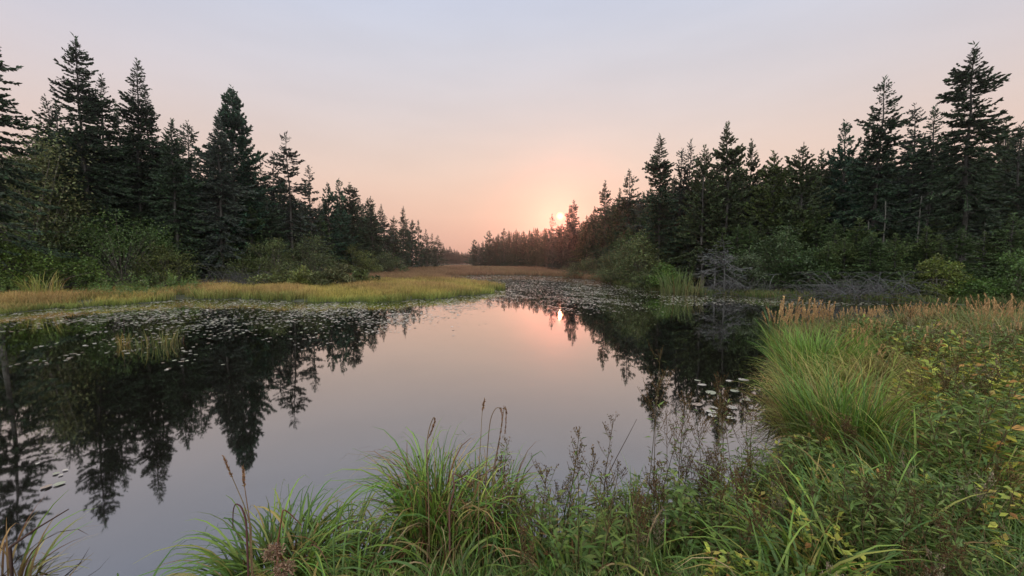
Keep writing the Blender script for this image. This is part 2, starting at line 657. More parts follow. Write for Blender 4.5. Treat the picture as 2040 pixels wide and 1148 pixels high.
    tl = P['tl'] * 1.1 * big * rng.uniform(.6, 1.15, M) * np.clip(L[idx] * .75, .35, 1.0) * (1.05 - .35 * tt)
    tw = P['tw'] * 1.25 * big * rng.uniform(.7, 1.25, M) * np.clip(L[idx] + .2, .45, 1)
    C = jit(rng, np.asarray(col) * rng.uniform(.85, 1.15), M, .38, .10)
    new = (rng.uniform(0, 1, M) < .12)[:, None]
    C = np.where(new, C * np.array([1.35, 1.5, 1.1]), C)
    if kind == 'dead':
        C = jit(rng, (.085, .082, .082), M, .3)
    nh = np.array([0, 0, 1.]) + rng.normal(0, .5, (M, 3))
    leaves(cr, c, d, nh, tl, tw, C, -.06)
    if not far or kind in ('cedar', 'pine'):
        nv = sd + rng.normal(0, .3, (M, 3))
        leaves(cr, c, d + rng.normal(0, .12, (M, 3)), nv, tl * .9, tw * .8, C * .95, .02)
    # leader
    q = int(14 + h * .5)
    zz = h * (.93 + .08 * rng.uniform(0, 1, q))
    aa = rng.uniform(0, 6.28, q)
    if kind != 'dead':
        leaves(cr, np.stack([np.full(q, path[-1, 0]), np.full(q, path[-1, 1]), zz], -1), np.stack([np.cos(aa), np.sin(aa), rng.uniform(.7, 2.0, q)], -1),
               np.stack([-np.sin(aa), np.cos(aa), aa * 0], -1), rng.uniform(.16, .34, q) * (1 + .02 * h), .09, jit(rng, col, q, .3))
    return tr, cr


def broadleaf_parts(seed, h, wd, col, leaf=.16, n=55, per=70, stems=5, low=.25, cols=None, droop=0.0, shell=.55):
    """many-stemmed shrub or small tree: stems to leaf clusters spread through an uneven crown"""
    rng = RNG(seed)
    tr, cr = MB(), MB()
    a = rng.uniform(0, 6.28, n)
    rr = np.sqrt(rng.uniform(.05, 1, n))
    zz = rng.uniform(low, 1, n)
    env = np.sqrt(np.clip(1 - ((zz - .45) / .62) ** 2, .05, 1)) * (1 + .25 * np.sin(a * 3 + seed))
    env *= rng.uniform(.55, 1.2, n)
    zz *= rng.uniform(.75, 1.06, n)
    cc = np.stack([np.cos(a) * rr * env * wd * .5, np.sin(a) * rr * env * wd * .5, zz * h * (1 - .18 * rr ** 2)], -1)
    base = np.stack([rng.normal(0, .05 * wd, n), rng.normal(0, .05 * wd, n), np.zeros(n)], -1)
    base = base[rng.integers(0, stems, n)]
    K = 5
    t = np.linspace(0, 1, K + 1)[None, :, None]
    mid = base * .35 + cc * .65
    mid[:, :2] *= .55
    mid[:, 2] = cc[:, 2] * .6
    Pth = (1 - t) ** 2 * base[:, None] + 2 * t * (1 - t) * mid[:, None] + t ** 2 * cc[:, None]
    r = (.004 * h + .008) * np.linspace(1.2, .3, K + 1)[None] * rng.uniform(.7, 1.3, (n, 1))
    tubes(tr, Pth, r, jit(rng, (.10, .085, .07), n, .3), 4)
    M = n * per
    idx = np.repeat(np.arange(n), per)
    cl = rng.uniform(.10, .20, n)[idx] * (.6 * h + .4 * wd)
    off = rng.normal(0, .5, (M, 3)) * cl[:, None] * np.array([1, 1, .55])
    c = cc[idx] + off
    c[:, 2] = np.maximum(c[:, 2], .05 * h)
    d = unit(off + .001) + rng.normal(0, .6, (M, 3)) + np.array([0, 0, .15 - droop])
    nn = np.array([0, 0, 1.]) + rng.normal(0, .55, (M, 3))
    clumpc = rng.uniform(.6, 1.45, (n, 1))[idx]
    C = (pick(rng, cols, np.ones(len(cols)), M, .3) if cols is not None else jit(rng, col, M, .3, .12)) * clumpc
    lf = leaf * rng.uniform(.6, 1.3, M)
    leaves(cr, c, d, nn, lf, lf * .6, C)
    return tr, cr


def plant_thing(name, trcr, loc, mat, label, cat, group, rz=0.0, parts=('trunk', 'crown')):
    e = empty(name, loc, rz)
    trcr[0].build(parts[0], M_BARK, e, True)
    trcr[1].build(parts[1], mat, e)
    return tag(e, label, cat, group)


def base_z(x, y):
    return float(land_h(np.array([x]), np.array([y]))[0])


LEFT_F = ([-200, 150, 261, 458, 574, 617, 690, 740, 802, 872, 900], [.66, .66, .72, .72, .78, .84, .96, 1.05, 1.18, 1.10, 1.0])


def near_f(u):
    """how much closer the left forest edge stands than first drawn, by bearing"""
    return float(np.interp(u, *LEFT_F)) if u < 900 else 1.0


# hero trees: u, v of the tip, distance, kind, half width, options, name, label
TREES_LEFT = [
    (-48, 15, 33, 'spruce', 3.0, dict(nb=1, z0=.12, bare=.4, dens=.9, col=SPRUCE), 'spruce_tree', 'tall ragged spruce cut by the left edge, bare grey twigs low down'),
    (150, 75, 45, 'spruce', 3.7, dict(dens=1.5, gap=.22), 'spruce_tree', 'tallest spruce of the left bank with long uneven top branches'),
    (192, 148, 46.5, 'spruce', 2.7, dict(dens=1.4, gap=.15), 'spruce_tree', 'spruce pressed against the right side of the tallest left-bank spruce'),
    (118, 205, 47, 'spruce', 2.6, dict(gap=.15), 'spruce_tree', 'lower spruce hugging the left side of the tallest left-bank spruce'),
    (261, 122, 45.5, 'spruce', 2.5, dict(dens=1.4, gap=.18), 'spruce_tree', 'slender pointed spruce, second tallest on the left bank'),
    (289, 170, 47, 'spruce', 2.4, dict(dens=1.4, gap=.15), 'spruce_tree', 'spruce sharing one outline with the slender second tallest left-bank spruce'),
    (340, 240, 45, 'spruce', 2.3, dict(dens=1.3, z0=.10, bare=.35, gap=.15), 'spruce_tree', 'mid-height spruce showing a pale strip of bare trunk, left bank'),
    (363, 266, 53, 'sparse', 1.3, dict(), 'spruce_tree', 'needle-thin spindly spruce top peeping behind the spruce with bare trunk'),
    (425, 226, 49, 'spruce', 2.9, dict(col=SPRUCE_GREY, dens=1.6), 'spruce_tree', 'greyish spruce standing in front of the big upswept pine'),
    (458, 175, 54, 'pine', 4.0, dict(dens=2.4, z0=.12, col=PINE, gap=.15), 'pine_tree', 'big dark green pine with upswept tufted branches on the left bank'),
    (387, 325, 57, 'sparse', 1.6, dict(), 'spruce_tree', 'small thin spruce in the gap left of the big upswept pine'),
    (574, 267, 55, 'sparse', 2.7, dict(dens=1.25, z0=.18), 'spruce_tree', 'see-through spruce with a bare straight trunk right of the big pine'),
    (546, 305, 58, 'sparse', 2.0, dict(dens=1.2), 'spruce_tree', 'thin spruce between the big pine and the see-through spruce'),
    (530, 395, 52, 'spruce', 3.2, dict(dens=1.1), 'spruce_tree', 'low broad spruce below the thin tops right of the big pine'),
    (617, 332, 60, 'sparse', 1.8, dict(dens=1.5), 'spruce_tree', 'open-topped spruce with drooping fishbone twigs, left bank'),
    (600, 400, 58, 'spruce', 2.8, dict(), 'spruce_tree', 'short dark spruce at the foot of the fishbone-topped spruce'),
    (652, 366, 64, 'pine', 2.4, dict(dens=1.2), 'pine_tree', 'ragged dark pine, leftmost of the tight trio past the fishbone spruce'),
    (677, 357, 66, 'pine', 1.9, dict(dens=1.5), 'pine_tree', 'spiky pine in the middle of the tight trio, left bank'),
    (697, 366, 68, 'fir', 3.0, dict(dens=1.3), 'fir_tree', 'dense smooth-sided fir on the right of the tight trio'),
    (740, 393, 78, 'fir', 2.3, dict(dens=1.0), 'fir_tree', 'lone cone-topped fir standing above its neighbours, left bank'),
    (724, 432, 80, 'spruce', 1.8, dict(), 'spruce_tree', 'small spruce tucked left of the lone cone-topped fir'),
    (766, 428, 86, 'sparse', 1.6, dict(dens=1.4), 'spruce_tree', 'thin spruce just right of the lone cone-topped fir'),
    (786, 432, 92, 'spruce', 2.2, dict(), 'spruce_tree', 'short spruce left of the round-tipped far spruce, left bank'),
    (802, 412, 96, 'fir', 2.6, dict(dens=1.1), 'fir_tree', 'round-tipped fir rising highest near the far end of the left bank'),
    (822, 438, 103, 'pine', 2.4, dict(dens=1.3), 'pine_tree', 'scraggy pine right of the round-tipped fir, left bank'),
    (836, 440, 109, 'pine', 2.0, dict(dens=1.3), 'pine_tree', 'club-headed pine second from the scraggy pine, left bank'),
    (849, 457, 118, 'spruce', 2.6, dict(), 'spruce_tree', 'third spruce from the far tip of the left forest wall'),
    (861, 466, 126, 'spruce', 2.4, dict(), 'spruce_tree', 'second spruce from the far tip of the left forest wall'),
    (872, 470, 134, 'fir', 3.4, dict(dens=1.2), 'fir_tree', 'pointed fir that ends the left forest wall at the channel'),
]
TREES_RIGHT = [
    (945, 478, 205, 'pine', 6.0, dict(dens=.8), 'pine_tree', 'wind-bent pine leaning over the far end of the right forest'),
    (975, 460, 195, 'pine', 5.2, dict(dens=1.0), 'pine_tree', 'flat-crowned pine second from the far end of the right forest'),
    (1004, 455, 182, 'pine', 4.2, dict(dens=1.1), 'pine_tree', 'peaked pine right of the far flat-crowned pine'),
    (1030, 457, 165, 'fir', 3.6, dict(), 'fir_tree', 'hazy fir midway between the far pines and the sun'),
    (1043, 461, 158, 'pine', 3.4, dict(), 'pine_tree', 'hazy round-topped pine midway between the far pines and the sun'),
    (1058, 466, 148, 'spruce', 3.0, dict(), 'spruce_tree', 'hazy spruce third to the left of the sun'),
    (1070, 455, 140, 'fir', 2.8, dict(), 'fir_tree', 'twin-tipped hazy fir second to the left of the sun'),
    (1086, 457, 128, 'fir', 2.6, dict(), 'fir_tree', 'small hazy fir at the lower left of the sun'),
    (1101, 428, 112, 'sparse', 2.4, dict(dens=1.4), 'spruce_tree', 'sparse spruce touching the left rim of the sun'),
    (1121, 447, 104, 'sparse', 2.6, dict(dens=1.4), 'spruce_tree', 'low scraggy spruce right beneath the sun'),
    (1134, 417, 98, 'sparse', 1.8, dict(dens=1.8), 'spruce_tree', 'left stem of the twin spruces just right of the sun'),
    (1143, 398, 97, 'sparse', 1.9, dict(dens=1.8), 'spruce_tree', 'right and taller stem of the twin spruces just right of the sun'),
    (1168, 430, 88, 'cedar', 3.2, dict(), 'cedar_tree', 'round-headed cedar between the twin spruces and the narrow dark spire'),
    (1184, 412, 76, 'fir', 1.3, dict(dens=1.4), 'fir_tree', 'narrow dark spire alone right of the sunlit twin spruces'),
    (1207, 362, 68, 'spruce', 2.0, dict(dens=1.1), 'spruce_tree', 'sharp spruce, first tall tip right of the narrow dark spire'),
    (1222, 402, 64, 'spruce', 2.0, dict(), 'spruce_tree', 'low spruce between two sharp tall tips right of the sun'),
    (1238, 378, 58, 'cedar', 2.0, dict(), 'cedar_tree', 'cedar shouldering the left side of the sharp feathered spruce'),
    (1255, 337, 56, 'spruce', 2.1, dict(dens=.9), 'spruce_tree', 'sharp feathered spruce, second tall tip right of the sun'),
    (1290, 382, 42, 'sparse', 2.2, dict(dens=1.5), 'spruce_tree', 'see-through spruce left of the dark bottle-shaped fir'),
    (1317, 272, 37, 'fir', 1.55, dict(dens=1.7, z0=.2), 'fir_tree', 'dark bottle-shaped fir standing clear against the pink sky'),
    (1355, 297, 38.5, 'sparse', 1.4, dict(dens=1.9), 'spruce_tree', 'thin spruce right of the bottle-shaped fir'),
    (1373, 283, 39, 'sparse', 1.3, dict(dens=1.9), 'spruce_tree', 'second thin spruce right of the bottle-shaped fir, slightly taller'),
    (1406, 292, 34, 'cedar', 2.1, dict(dens=1.1), 'cedar_tree', 'cedar leaning on the left side of the tall fluffy cedar'),
    (1446, 245, 34, 'cedar', 2.1, dict(dens=1.2), 'cedar_tree', 'tall fluffy cedar with a broad ragged head on the right bank'),
    (1495, 280, 36, 'cedar', 1.9, dict(dens=1.0), 'cedar_tree', 'knobbly cedar right of the tall fluffy cedar'),
    (1542, 305, 32, 'cedar', 2.4, dict(dens=1.1, col=OLIVE), 'cedar_tree', 'olive cedar with a blunt tip in the middle of the right forest'),
    (1598, 290, 31, 'cedar', 2.1, dict(dens=1.1), 'cedar_tree', 'pointed cedar right of the olive blunt-tipped cedar'),
    (1638, 302, 35, 'cedar', 1.9, dict(), 'cedar_tree', 'low pale-tipped cedar between the pointed cedar and the tufted pine'),
    (1662, 308, 33, 'cedar', 1.8, dict(), 'cedar_tree', 'low ragged cedar at the left foot of the tufted pine'),
    (1690, 244, 32, 'pine', 1.9, dict(dens=1.6), 'pine_tree', 'tufted pine with a blunt head left of the tall full spruce'),
    (1755, 158, 27.5, 'spruce', 2.2, dict(dens=1.25, col=(.027, .044, .026)), 'spruce_tree', 'tall full spruce, second tallest on the right bank'),
    (1826, 210, 31, 'sparse', 1.5, dict(dens=2.0), 'spruce_tree', 'thin open spruce right of the tall full spruce'),
    (1857, 216, 29, 'spruce', 1.7, dict(dens=.9, z0=.3, bare=.3), 'spruce_tree', 'thin spruce with bare trunk between the two big right-bank spruces'),
    (1955, 86, 23.5, 'spruce', 2.0, dict(dens=1.35, z0=.22, bare=.35, col=(.032, .048, .026)), 'spruce_tree', 'tallest right-bank spruce with a bare lower trunk, near the right edge'),
    (2036, 250, 26, 'spruce', 2.2, dict(dens=1.1), 'spruce_tree', 'spruce cut by the right edge of the view'),
]


def hero(t, seed):
    u, v, D, kind, R, opt, name, label = t
    R, D = R * near_f(u) * (1.35 if kind == 'cedar' and u > 1380 else 1.0), D * near_f(u)
    x, y, z = pt(u, v, D)
    bz = base_z(x, y)
    opt = dict(opt)
    opt.pop('nb', None)
    if 'col' not in opt:
        opt['col'] = {'pine': PINE, 'cedar': CEDAR, 'sparse': SPRUCE_GREY}.get(kind, SPRUCE)
    parts = conifer_parts(seed, z - bz, R * (1.12 if u < 640 else .8 if D > 110 else 1.1), kind, far=D > 110, fine=1.35 if D > 110 else 1.7 if D < 30 else 1.45 if D < 48 else 1.15, **opt)
    grp = 'conifers of the left bank' if x < -15 and D < 140 and u < 900 else 'conifers of the right bank'
    return plant_thing(name, parts, (x, y, bz - .05), M_NEEDLE, label, 'tree', grp)


for i, t in enumerate(TREES_LEFT):
    hero(t, 100 + i)
for i, t in enumerate(TREES_RIGHT):
    hero(t, 300 + i)


# the forest behind: prototypes, copied
def proto_tree(name, seed, kind, h, R, **kw):
    trp, crp = conifer_parts(seed, h, R, kind, **kw)
    return dict(name=name, h=h, tr=trp.mesh('trunk', M_BARK, True), cr=crp.mesh('crown', M_NEEDLE))


PROTO = [proto_tree('spruce_tree', 501, 'spruce', 15, 2.6, z0=.04, dens=1.0, fine=1.3), proto_tree('spruce_tree', 502, 'spruce', 15, 2.2, z0=.08, dens=1.0, fine=1.3),
         proto_tree('fir_tree', 503, 'fir', 14, 2.2, z0=.03, dens=1.0, col=SPRUCE, fine=1.3), proto_tree('cedar_tree', 504, 'cedar', 13, 2.2, z0=.05, col=CEDAR, fine=1.4),
         proto_tree('fir_tree', 507, 'spruce', 8, 2.0, z0=.02, dens=1.5, col=(.052, .078, .030), fine=1.6), proto_tree('fir_tree', 508, 'fir', 7, 1.7, z0=.02, dens=1.5, col=(.060, .080, .028), fine=1.6),
         proto_tree('cedar_tree', 505, 'cedar', 12, 2.5, z0=.03, col=(.036, .046, .022), fine=1.4), proto_tree('spruce_tree', 506, 'sparse', 14, 2.1, dens=1.5, col=SPRUCE_GREY)]


def place(pr, x, y, h, label, group, rz, wide=1.0):
    bz = base_z(x, y)
    s = h / pr['h']
    e = empty(pr['name'], (x, y, bz - .05), rz, (s * wide, s * wide, s))
    for nm, me in (('trunk', pr['tr']), ('crown', pr['cr'])):
        o = bpy.data.objects.new(nm, me)
        COL.objects.link(o)
        o.parent = e
    return tag(e, label, 'tree', group)


def fill(seed, pts, label, group, protos, back=(2, 10), hs=(.55, .85), n=30, wide=(.9, 1.35)):
    """trees that close the wall behind the front row; pts: u, v of the skyline and distance along the row"""
    rng = RNG(seed)
    P = np.array(pts, float)
    for k in range(n):
        q = (k + rng.uniform(.1, .9)) / n
        f = q * (len(P) - 1)
        i = min(int(f), len(P) - 2)
        u, v, D = P[i] + (P[i + 1] - P[i]) * (f - i)
        D = D * near_f(u) + rng.uniform(*back)
        x, y, z = pt(u, v, D)
        h = (z - .3) * rng.uniform(*hs)
        place(PROTO[rng.choice(protos)], x, y, h, label, group, rng.uniform(0, 6.28), rng.uniform(*wide))


fill(11, [(-160, 60, 36), (0, 240, 44), (120, 150, 47), (300, 180, 49), (420, 260, 54), (520, 310, 60), (620, 370, 64), (700, 375, 70), (800, 425, 96), (868, 470, 132)],
     'dark conifer filling the shade behind the left front row', 'shaded conifers behind the left front row', [0, 1, 2, 0, 1], (1, 9), (.6, .97), 60)
fill(12, [(-100, 300, 40), (60, 420, 43), (200, 330, 45), (400, 380, 49), (560, 430, 55), (680, 430, 65), (790, 465, 92)],
     'low young conifer under the tall trees of the left bank', 'young conifers under the left trees', [4, 5, 2], (-1, 3), (.75, 1.05), 26)
fill(13, [(940, 490, 205), (1020, 462, 172), (1100, 455, 118), (1170, 432, 88), (1220, 400, 66), (1260, 380, 57)],
     'hazy conifer in the unbroken far wall beneath the sun', 'hazy conifers beneath the sun', [0, 1, 2, 0, 7], (0, 18), (.78, 1.02), 150, (.6, .95))
fill(14, [(1240, 390, 60), (1300, 370, 48), (1360, 330, 46), (1420, 310, 38), (1500, 310, 37), (1600, 310, 34), (1700, 300, 33), (1800, 260, 31), (1900, 260, 29), (2060, 200, 27)],
     'dark conifer filling the shade behind the right front row', 'shaded conifers behind the right front row', [0, 2, 3, 6, 3, 1], (1, 9), (.72, 1.0), 80)
fill(15, [(1230, 430, 52), (1300, 420, 42), (1400, 400, 33), (1500, 390, 30), (1600, 400, 28), (1700, 420, 27), (1850, 400, 26), (2050, 380, 25)],
     'low young conifer under the tall trees of the right bank', 'young conifers under the right trees', [4, 5, 4, 3, 7], (-1, 3), (.6, 1.0), 34)
fill(19, [(1610, 470, 24), (1700, 470, 23), (1800, 450, 22.5), (1900, 455, 22), (2060, 430, 21)],
     'green young fir with layered limbs in front of the right-bank trunks', 'green young firs of the right bank', [4, 5], (-.5, 2), (.7, 1.1), 22)
fill(17, [(-200, 200, 60), (0, 300, 62), (150, 260, 62), (320, 300, 64), (450, 330, 68), (560, 370, 72), (650, 400, 76), (740, 425, 92)],
     'dark conifer deep in the left forest', 'conifers deep in the left forest', [0, 1, 2, 3], (-8, 10), (.8, 1.05), 80)
fill(18, [(1260, 390, 66), (1330, 350, 56), (1420, 330, 50), (1500, 330, 48), (1600, 325, 46), (1700, 320, 44), (1850, 290, 42), (2100, 230, 38)],
     'dark conifer deep in the right forest', 'conifers deep in the right forest', [0, 1, 2, 3, 6], (-5, 12), (.75, 1.0), 60)
fill(16, [(835, 500, 330), (880, 498, 340), (905, 502, 380), (925, 508, 420), (945, 512, 430)],
     'tiny blue-grey conifer closing the far end of the channel', 'far conifers at the end of the channel', [0, 1, 2, 0], (-40, 70), (.75, 1.1), 60)


# ------------------------------------------------------------------ broadleaf trees and shrubs
GREEN = (.075, .105, .026)
WILLOW = (.085, .10, .040)
YGREEN = (.125, .145, .030)
# u, v of top, pixel width, distance, colour, leaf, clusters, name, label
BUSHES = [
    (58, 228, 150, 41, (.11, .115, .045), .26, 60, 'broadleaf_tree', 'pale yellow-green broadleaf tree behind the ragged left-edge spruce'),
    (95, 330, 150, 42, (.06, .075, .028), .26, 50, 'broadleaf_tree', 'dull green broadleaf tree beneath the pale yellow-green one'),
    (235, 418, 230, 40, (.060, .095, .024), .17, 80, 'shrub', 'big rounded deep green shrub at the foot of the left spruces'),
    (30, 462, 190, 35, (.085, .125, .024), .17, 70, 'shrub', 'bright green bushy shrub at the left edge behind the marsh'),
    (-60, 430, 190, 34, (.07, .10, .024), .17, 60, 'shrub', 'leafy shrub half out of view at the left edge'),
    (332, 482, 95, 40, (.085, .095, .026), .15, 40, 'shrub', 'yellow-tinged shrub right of the big rounded deep green shrub'),
    (145, 475, 110, 42, (.045, .07, .022), .16, 40, 'shrub', 'dark green shrub between the bright and the rounded left shrubs'),
    (545, 472, 110, 47, (.085, .10, .034), .16, 55, 'shrub', 'willow bush right of the dead grey branches, left bank'),
    (615, 470, 120, 50, (.075, .09, .034), .16, 55, 'shrub', 'broad willow bush beneath the fishbone-topped spruce'),
    (480, 500, 90, 47, (.070, .085, .026), .15, 40, 'shrub', 'dim shrub just above the dead grey branches'),
    (708, 485, 70, 60, (.105, .12, .034), .18, 40, 'shrub', 'upright yellow-green alder below the smooth-sided fir'),
    (765, 505, 90, 68, (.07, .085, .034), .2, 36, 'shrub', 'dull far willow near the end of the marsh, left bank'),
    (560, 536, 80, 30.5, (.10, .11, .035), .12, 30, 'shrub', 'low leafy bush with bare stems on the golden marsh, leftmost'),
    (605, 536, 64, 30, (.12, .13, .034), .12, 26, 'shrub', 'low yellow-leaved bush on the golden marsh, second from the left'),
    (637, 540, 60, 30, (.085, .09, .036), .11, 22, 'shrub', 'thin twiggy bush on the golden marsh, third from the left'),
    (678, 526, 60, 30.5, (.10, .10, .045), .12, 26, 'shrub', 'tallest tree-shaped bush with dark stems on the golden marsh'),
    (722, 533, 48, 33, (.085, .10, .034), .12, 24, 'shrub', 'small bush on the golden marsh, right of the tree-shaped one'),
    (1272, 462, 120, 37, (.085, .10, .036), .16, 85, 'broadleaf_tree', 'large grey-green alder at the bend of the right bank'),
    (1225, 500, 90, 44, (.075, .085, .034), .16, 55, 'shrub', 'dusky shrub left of the large grey-green alder'),
    (1170, 515, 90, 58, (.075, .085, .036), .18, 40, 'shrub', 'hazy shrub at the far end of the right shrub line'),
    (1325, 517, 62, 29.5, (.065, .11, .02), .12, 36, 'shrub', 'small bright green shrub behind the reeds, right bank'),
    (1300, 545, 80, 30, (.06, .075, .025), .13, 40, 'shrub', 'low dark shrub at the waterline below the grey-green alder'),
    (1555, 455, 120, 27, (.055, .080, .030), .14, 70, 'shrub', 'dark leafy shrub under the olive cedar, right bank'),
    (1625, 490, 110, 25, (.045, .075, .024), .13, 60, 'shrub', 'dark rounded shrub right of the leafy shrub under the olive cedar'),
    (1485, 500, 90, 26, (.05, .065, .030), .13, 40, 'shrub', 'dim shrub behind the silvery dead spruce limbs'),
    (1872, 500, 62, 20.5, (.11, .13, .028), .11, 34, 'shrub', 'yellow-leaved sapling in front of the bare trunks, right bank'),
    (1955, 540, 90, 19.5, (.055, .095, .02), .10, 30, 'shrub', 'low green sapling at the foot of the tallest right-bank spruce'),
    (2040, 500, 90, 19, (.06, .10, .024), .11, 34, 'shrub', 'leafy sapling cut by the right edge'),
    (1810, 555, 70, 21, (.075, .10, .022), .10, 30, 'shrub', 'low weedy shrub left of the yellow-leaved sapling'),
]
for i, (u, v, pw, D, c, lf, n, nm, lab) in enumerate(BUSHES):
    if D > 33.5:
        D, lf = D * near_f(u), lf * max(near_f(u), .75)
    x, y, z = pt(u, v, D)
    bz = base_z(x, y)
    h = z - bz
    wd = pw / F * D
    tw = nm == 'shrub' and lf <= .12 and D >= 30 and 500 < u < 800
    parts = broadleaf_parts(700 + i, h, wd, c, lf * (1.0 if not tw else 1.3), int(n * 1.3), 110 if not tw else 90, 6, .12 if not tw else .35, droop=.1)
    plant_thing(nm, parts, (x, y, bz - .03), M_LEAF, lab, 'tree' if nm == 'broadleaf_tree' else 'shrub', 'broadleaf shrubs along the banks',
                parts=('trunk', 'crown') if nm == 'broadleaf_tree' else ('stems', 'foliage'))


# ------------------------------------------------------------------ dead wood
def twig_heap(seed, w, h, n, col, arch=True):
    rng = RNG(seed)
    mb = MB()
    K = 6
    b = np.stack([rng.uniform(-w / 2, w / 2, n), rng.uniform(-w * .25, w * .25, n), rng.uniform(0, h * .25, n)], -1)
    az = rng.uniform(0, 6.28, n)
    L = rng.uniform(.35, 1.0, n) * w * .55
    up = rng.uniform(.1, 1.35, n)
    t = np.linspace(0, 1, K + 1)[None]
    ph = up[:, None] - t * rng.uniform(.6, 2.0, (n, 1)) * (1 if arch else .3)
    st = np.stack([np.cos(ph) * np.cos(az)[:, None], np.cos(ph) * np.sin(az)[:, None] * .6, np.sin(ph)], -1) * (L / K)[:, None, None]
    P = b[:, None] + np.cumsum(st, 1)
    P[..., 2] = np.clip(P[..., 2], .02, h)
    P += rng.normal(0, .02, P.shape)
    tubes(mb, P, np.maximum(.022 * rng.uniform(.3, 1, (n, 1)) * np.linspace(1, .25, K + 1)[None], .006), jit(rng, np.array(col) * .40, n, .35), 3)
    return mb


for i, (u, v, D, w, h, n, lab) in enumerate([
        (485, 574, 31, 5.0, 1.9, 260, 'tangled heap of grey dead branches behind the marsh, left bank'),
        (1730, 590, 20.5, 4.6, 1.5, 260, 'arching heap of grey dead branches under the right-bank spruces'),
        (1800, 585, 21.5, 3.6, 1.7, 160, 'smaller heap of dead twigs right of the arching heap'),
        (1640, 592, 21.5, 3.6, .8, 130, 'low drift of dead twigs at the waterline left of the arching heap'),
        (1470, 585, 24.8, 4.0, 1.3, 170, 'grey fallen branches at the foot of the silvery dead spruce')]):
    x, y, _ = pt(u, v, D)
    o = twig_heap(800 + i, w, h, n, (.16, .15, .15)).build('brush_heap', M_BARK)
    o.location = (x, y, base_z(x, y))
    tag(o, lab, 'dead branches', 'heaps of dead branches')
for i, (u, v, D, R, rz, lab) in enumerate([
        (1424, 490, 25.5, 1.4, 0, 'silvery dead spruce with drooping bare limbs, left of its pair'),
        (1446, 478, 25, 1.8, 2, 'leaning silvery dead spruce with long bare limbs, right of its pair'),
        (60, 455, 24, 1.4, 1, 'broken grey snag above the bright green left-edge shrub')]):
    x, y, z = pt(u, v, D)
    bz = base_z(x, y)
    trp, crp = conifer_parts(850 + i, z - bz, R, 'dead', z0=.12, dens=1.1, bare=0, lean=.05 * (i == 1))
    e = empty('dead_tree', (x, y, bz), rz)
    trp.add(np.concatenate(crp.V), np.concatenate(crp.C), np.concatenate(crp.Q))
    trp.build('trunk', M_BARK, e)
    tag(e, lab, 'dead tree', 'dead trees on the banks')
# thin bare trunks of the right bank
rng = RNG(77)
for i, (u, D, top, lab) in enumerate([
        (1763, 26, 400, 'pale thin bare trunk below the tall full spruce, leftmost of its row'), (1838, 25, 390, 'pale thin bare trunk left of centre between the big right spruces'),
        (1850, 26, 380, 'darker thin bare trunk beside the pale one between the big right spruces'), (1735, 26, 440, 'grey bare pole in front of the young conifers, right bank'),
        (1968, 24, 400, 'thin bare trunk right of the tallest right-bank spruce'), (1905, 22, 470, 'short snapped bare trunk left of the tallest right-bank spruce')]):
    x, y, z = pt(u, top, D)
    bz = base_z(x, y)
    mb = MB()
    K = 8
    tz = np.linspace(0, 1, K + 1)
    P = np.stack([np.cumsum(rng.normal(0, .03, K + 1)), np.cumsum(rng.normal(0, .03, K + 1)), tz * (z - bz)], -1)
    tubes(mb, P[None], np.linspace(.06, .03, K + 1)[None], np.array((.075, .07, .062)) * rng.uniform(.7, 1.1), 6)
    nb = 30
    zi = rng.uniform(.25, 1, nb)
    a = rng.uniform(0, 6.28, nb)
    o = np.stack([np.interp(zi, tz, P[:, 0]), np.interp(zi, tz, P[:, 1]), zi * (z - bz)], -1)
    ln = rng.uniform(.3, 1.1, nb)[:, None]
    B = np.stack([o, o + np.stack([np.cos(a) * .5, np.sin(a) * .5, a * 0 - .1], -1) * ln, o + np.stack([np.cos(a), np.sin(a), a * 0 - .35], -1) * ln], 1)
    tubes(mb, B, np.full((nb, 3), .009), jit(rng, (.07, .065, .06), nb, .2), 3)
    o = mb.build('dead_tree', M_BARK, None, True)
    o.location = (x, y, bz - .05)
    tag(o, lab, 'bare trunk', 'thin bare trunks of the right bank')


# ------------------------------------------------------------------ marsh grass (uncountable)
def land_points(rng, n, x0, x1, y0, y1, power=1.0, dmin=0.0, dmax=1e9, half=True):
    """random land points in a box, denser towards the viewer's side"""
    q = rng.uniform(0, 1, n)
    y = y0 * (y1 / y0) ** q if power else y0 + (y1 - y0) * q
    x = rng.uniform(x0, x1, n)
    if half:
        x = rng.uniform(-1, 1, n) * 1.45 * y
    d = sdist(x, y)
    ok = (d > dmin) & (d < dmax) & (x > x0) & (x < x1)
    return x[ok], y[ok], d[ok]


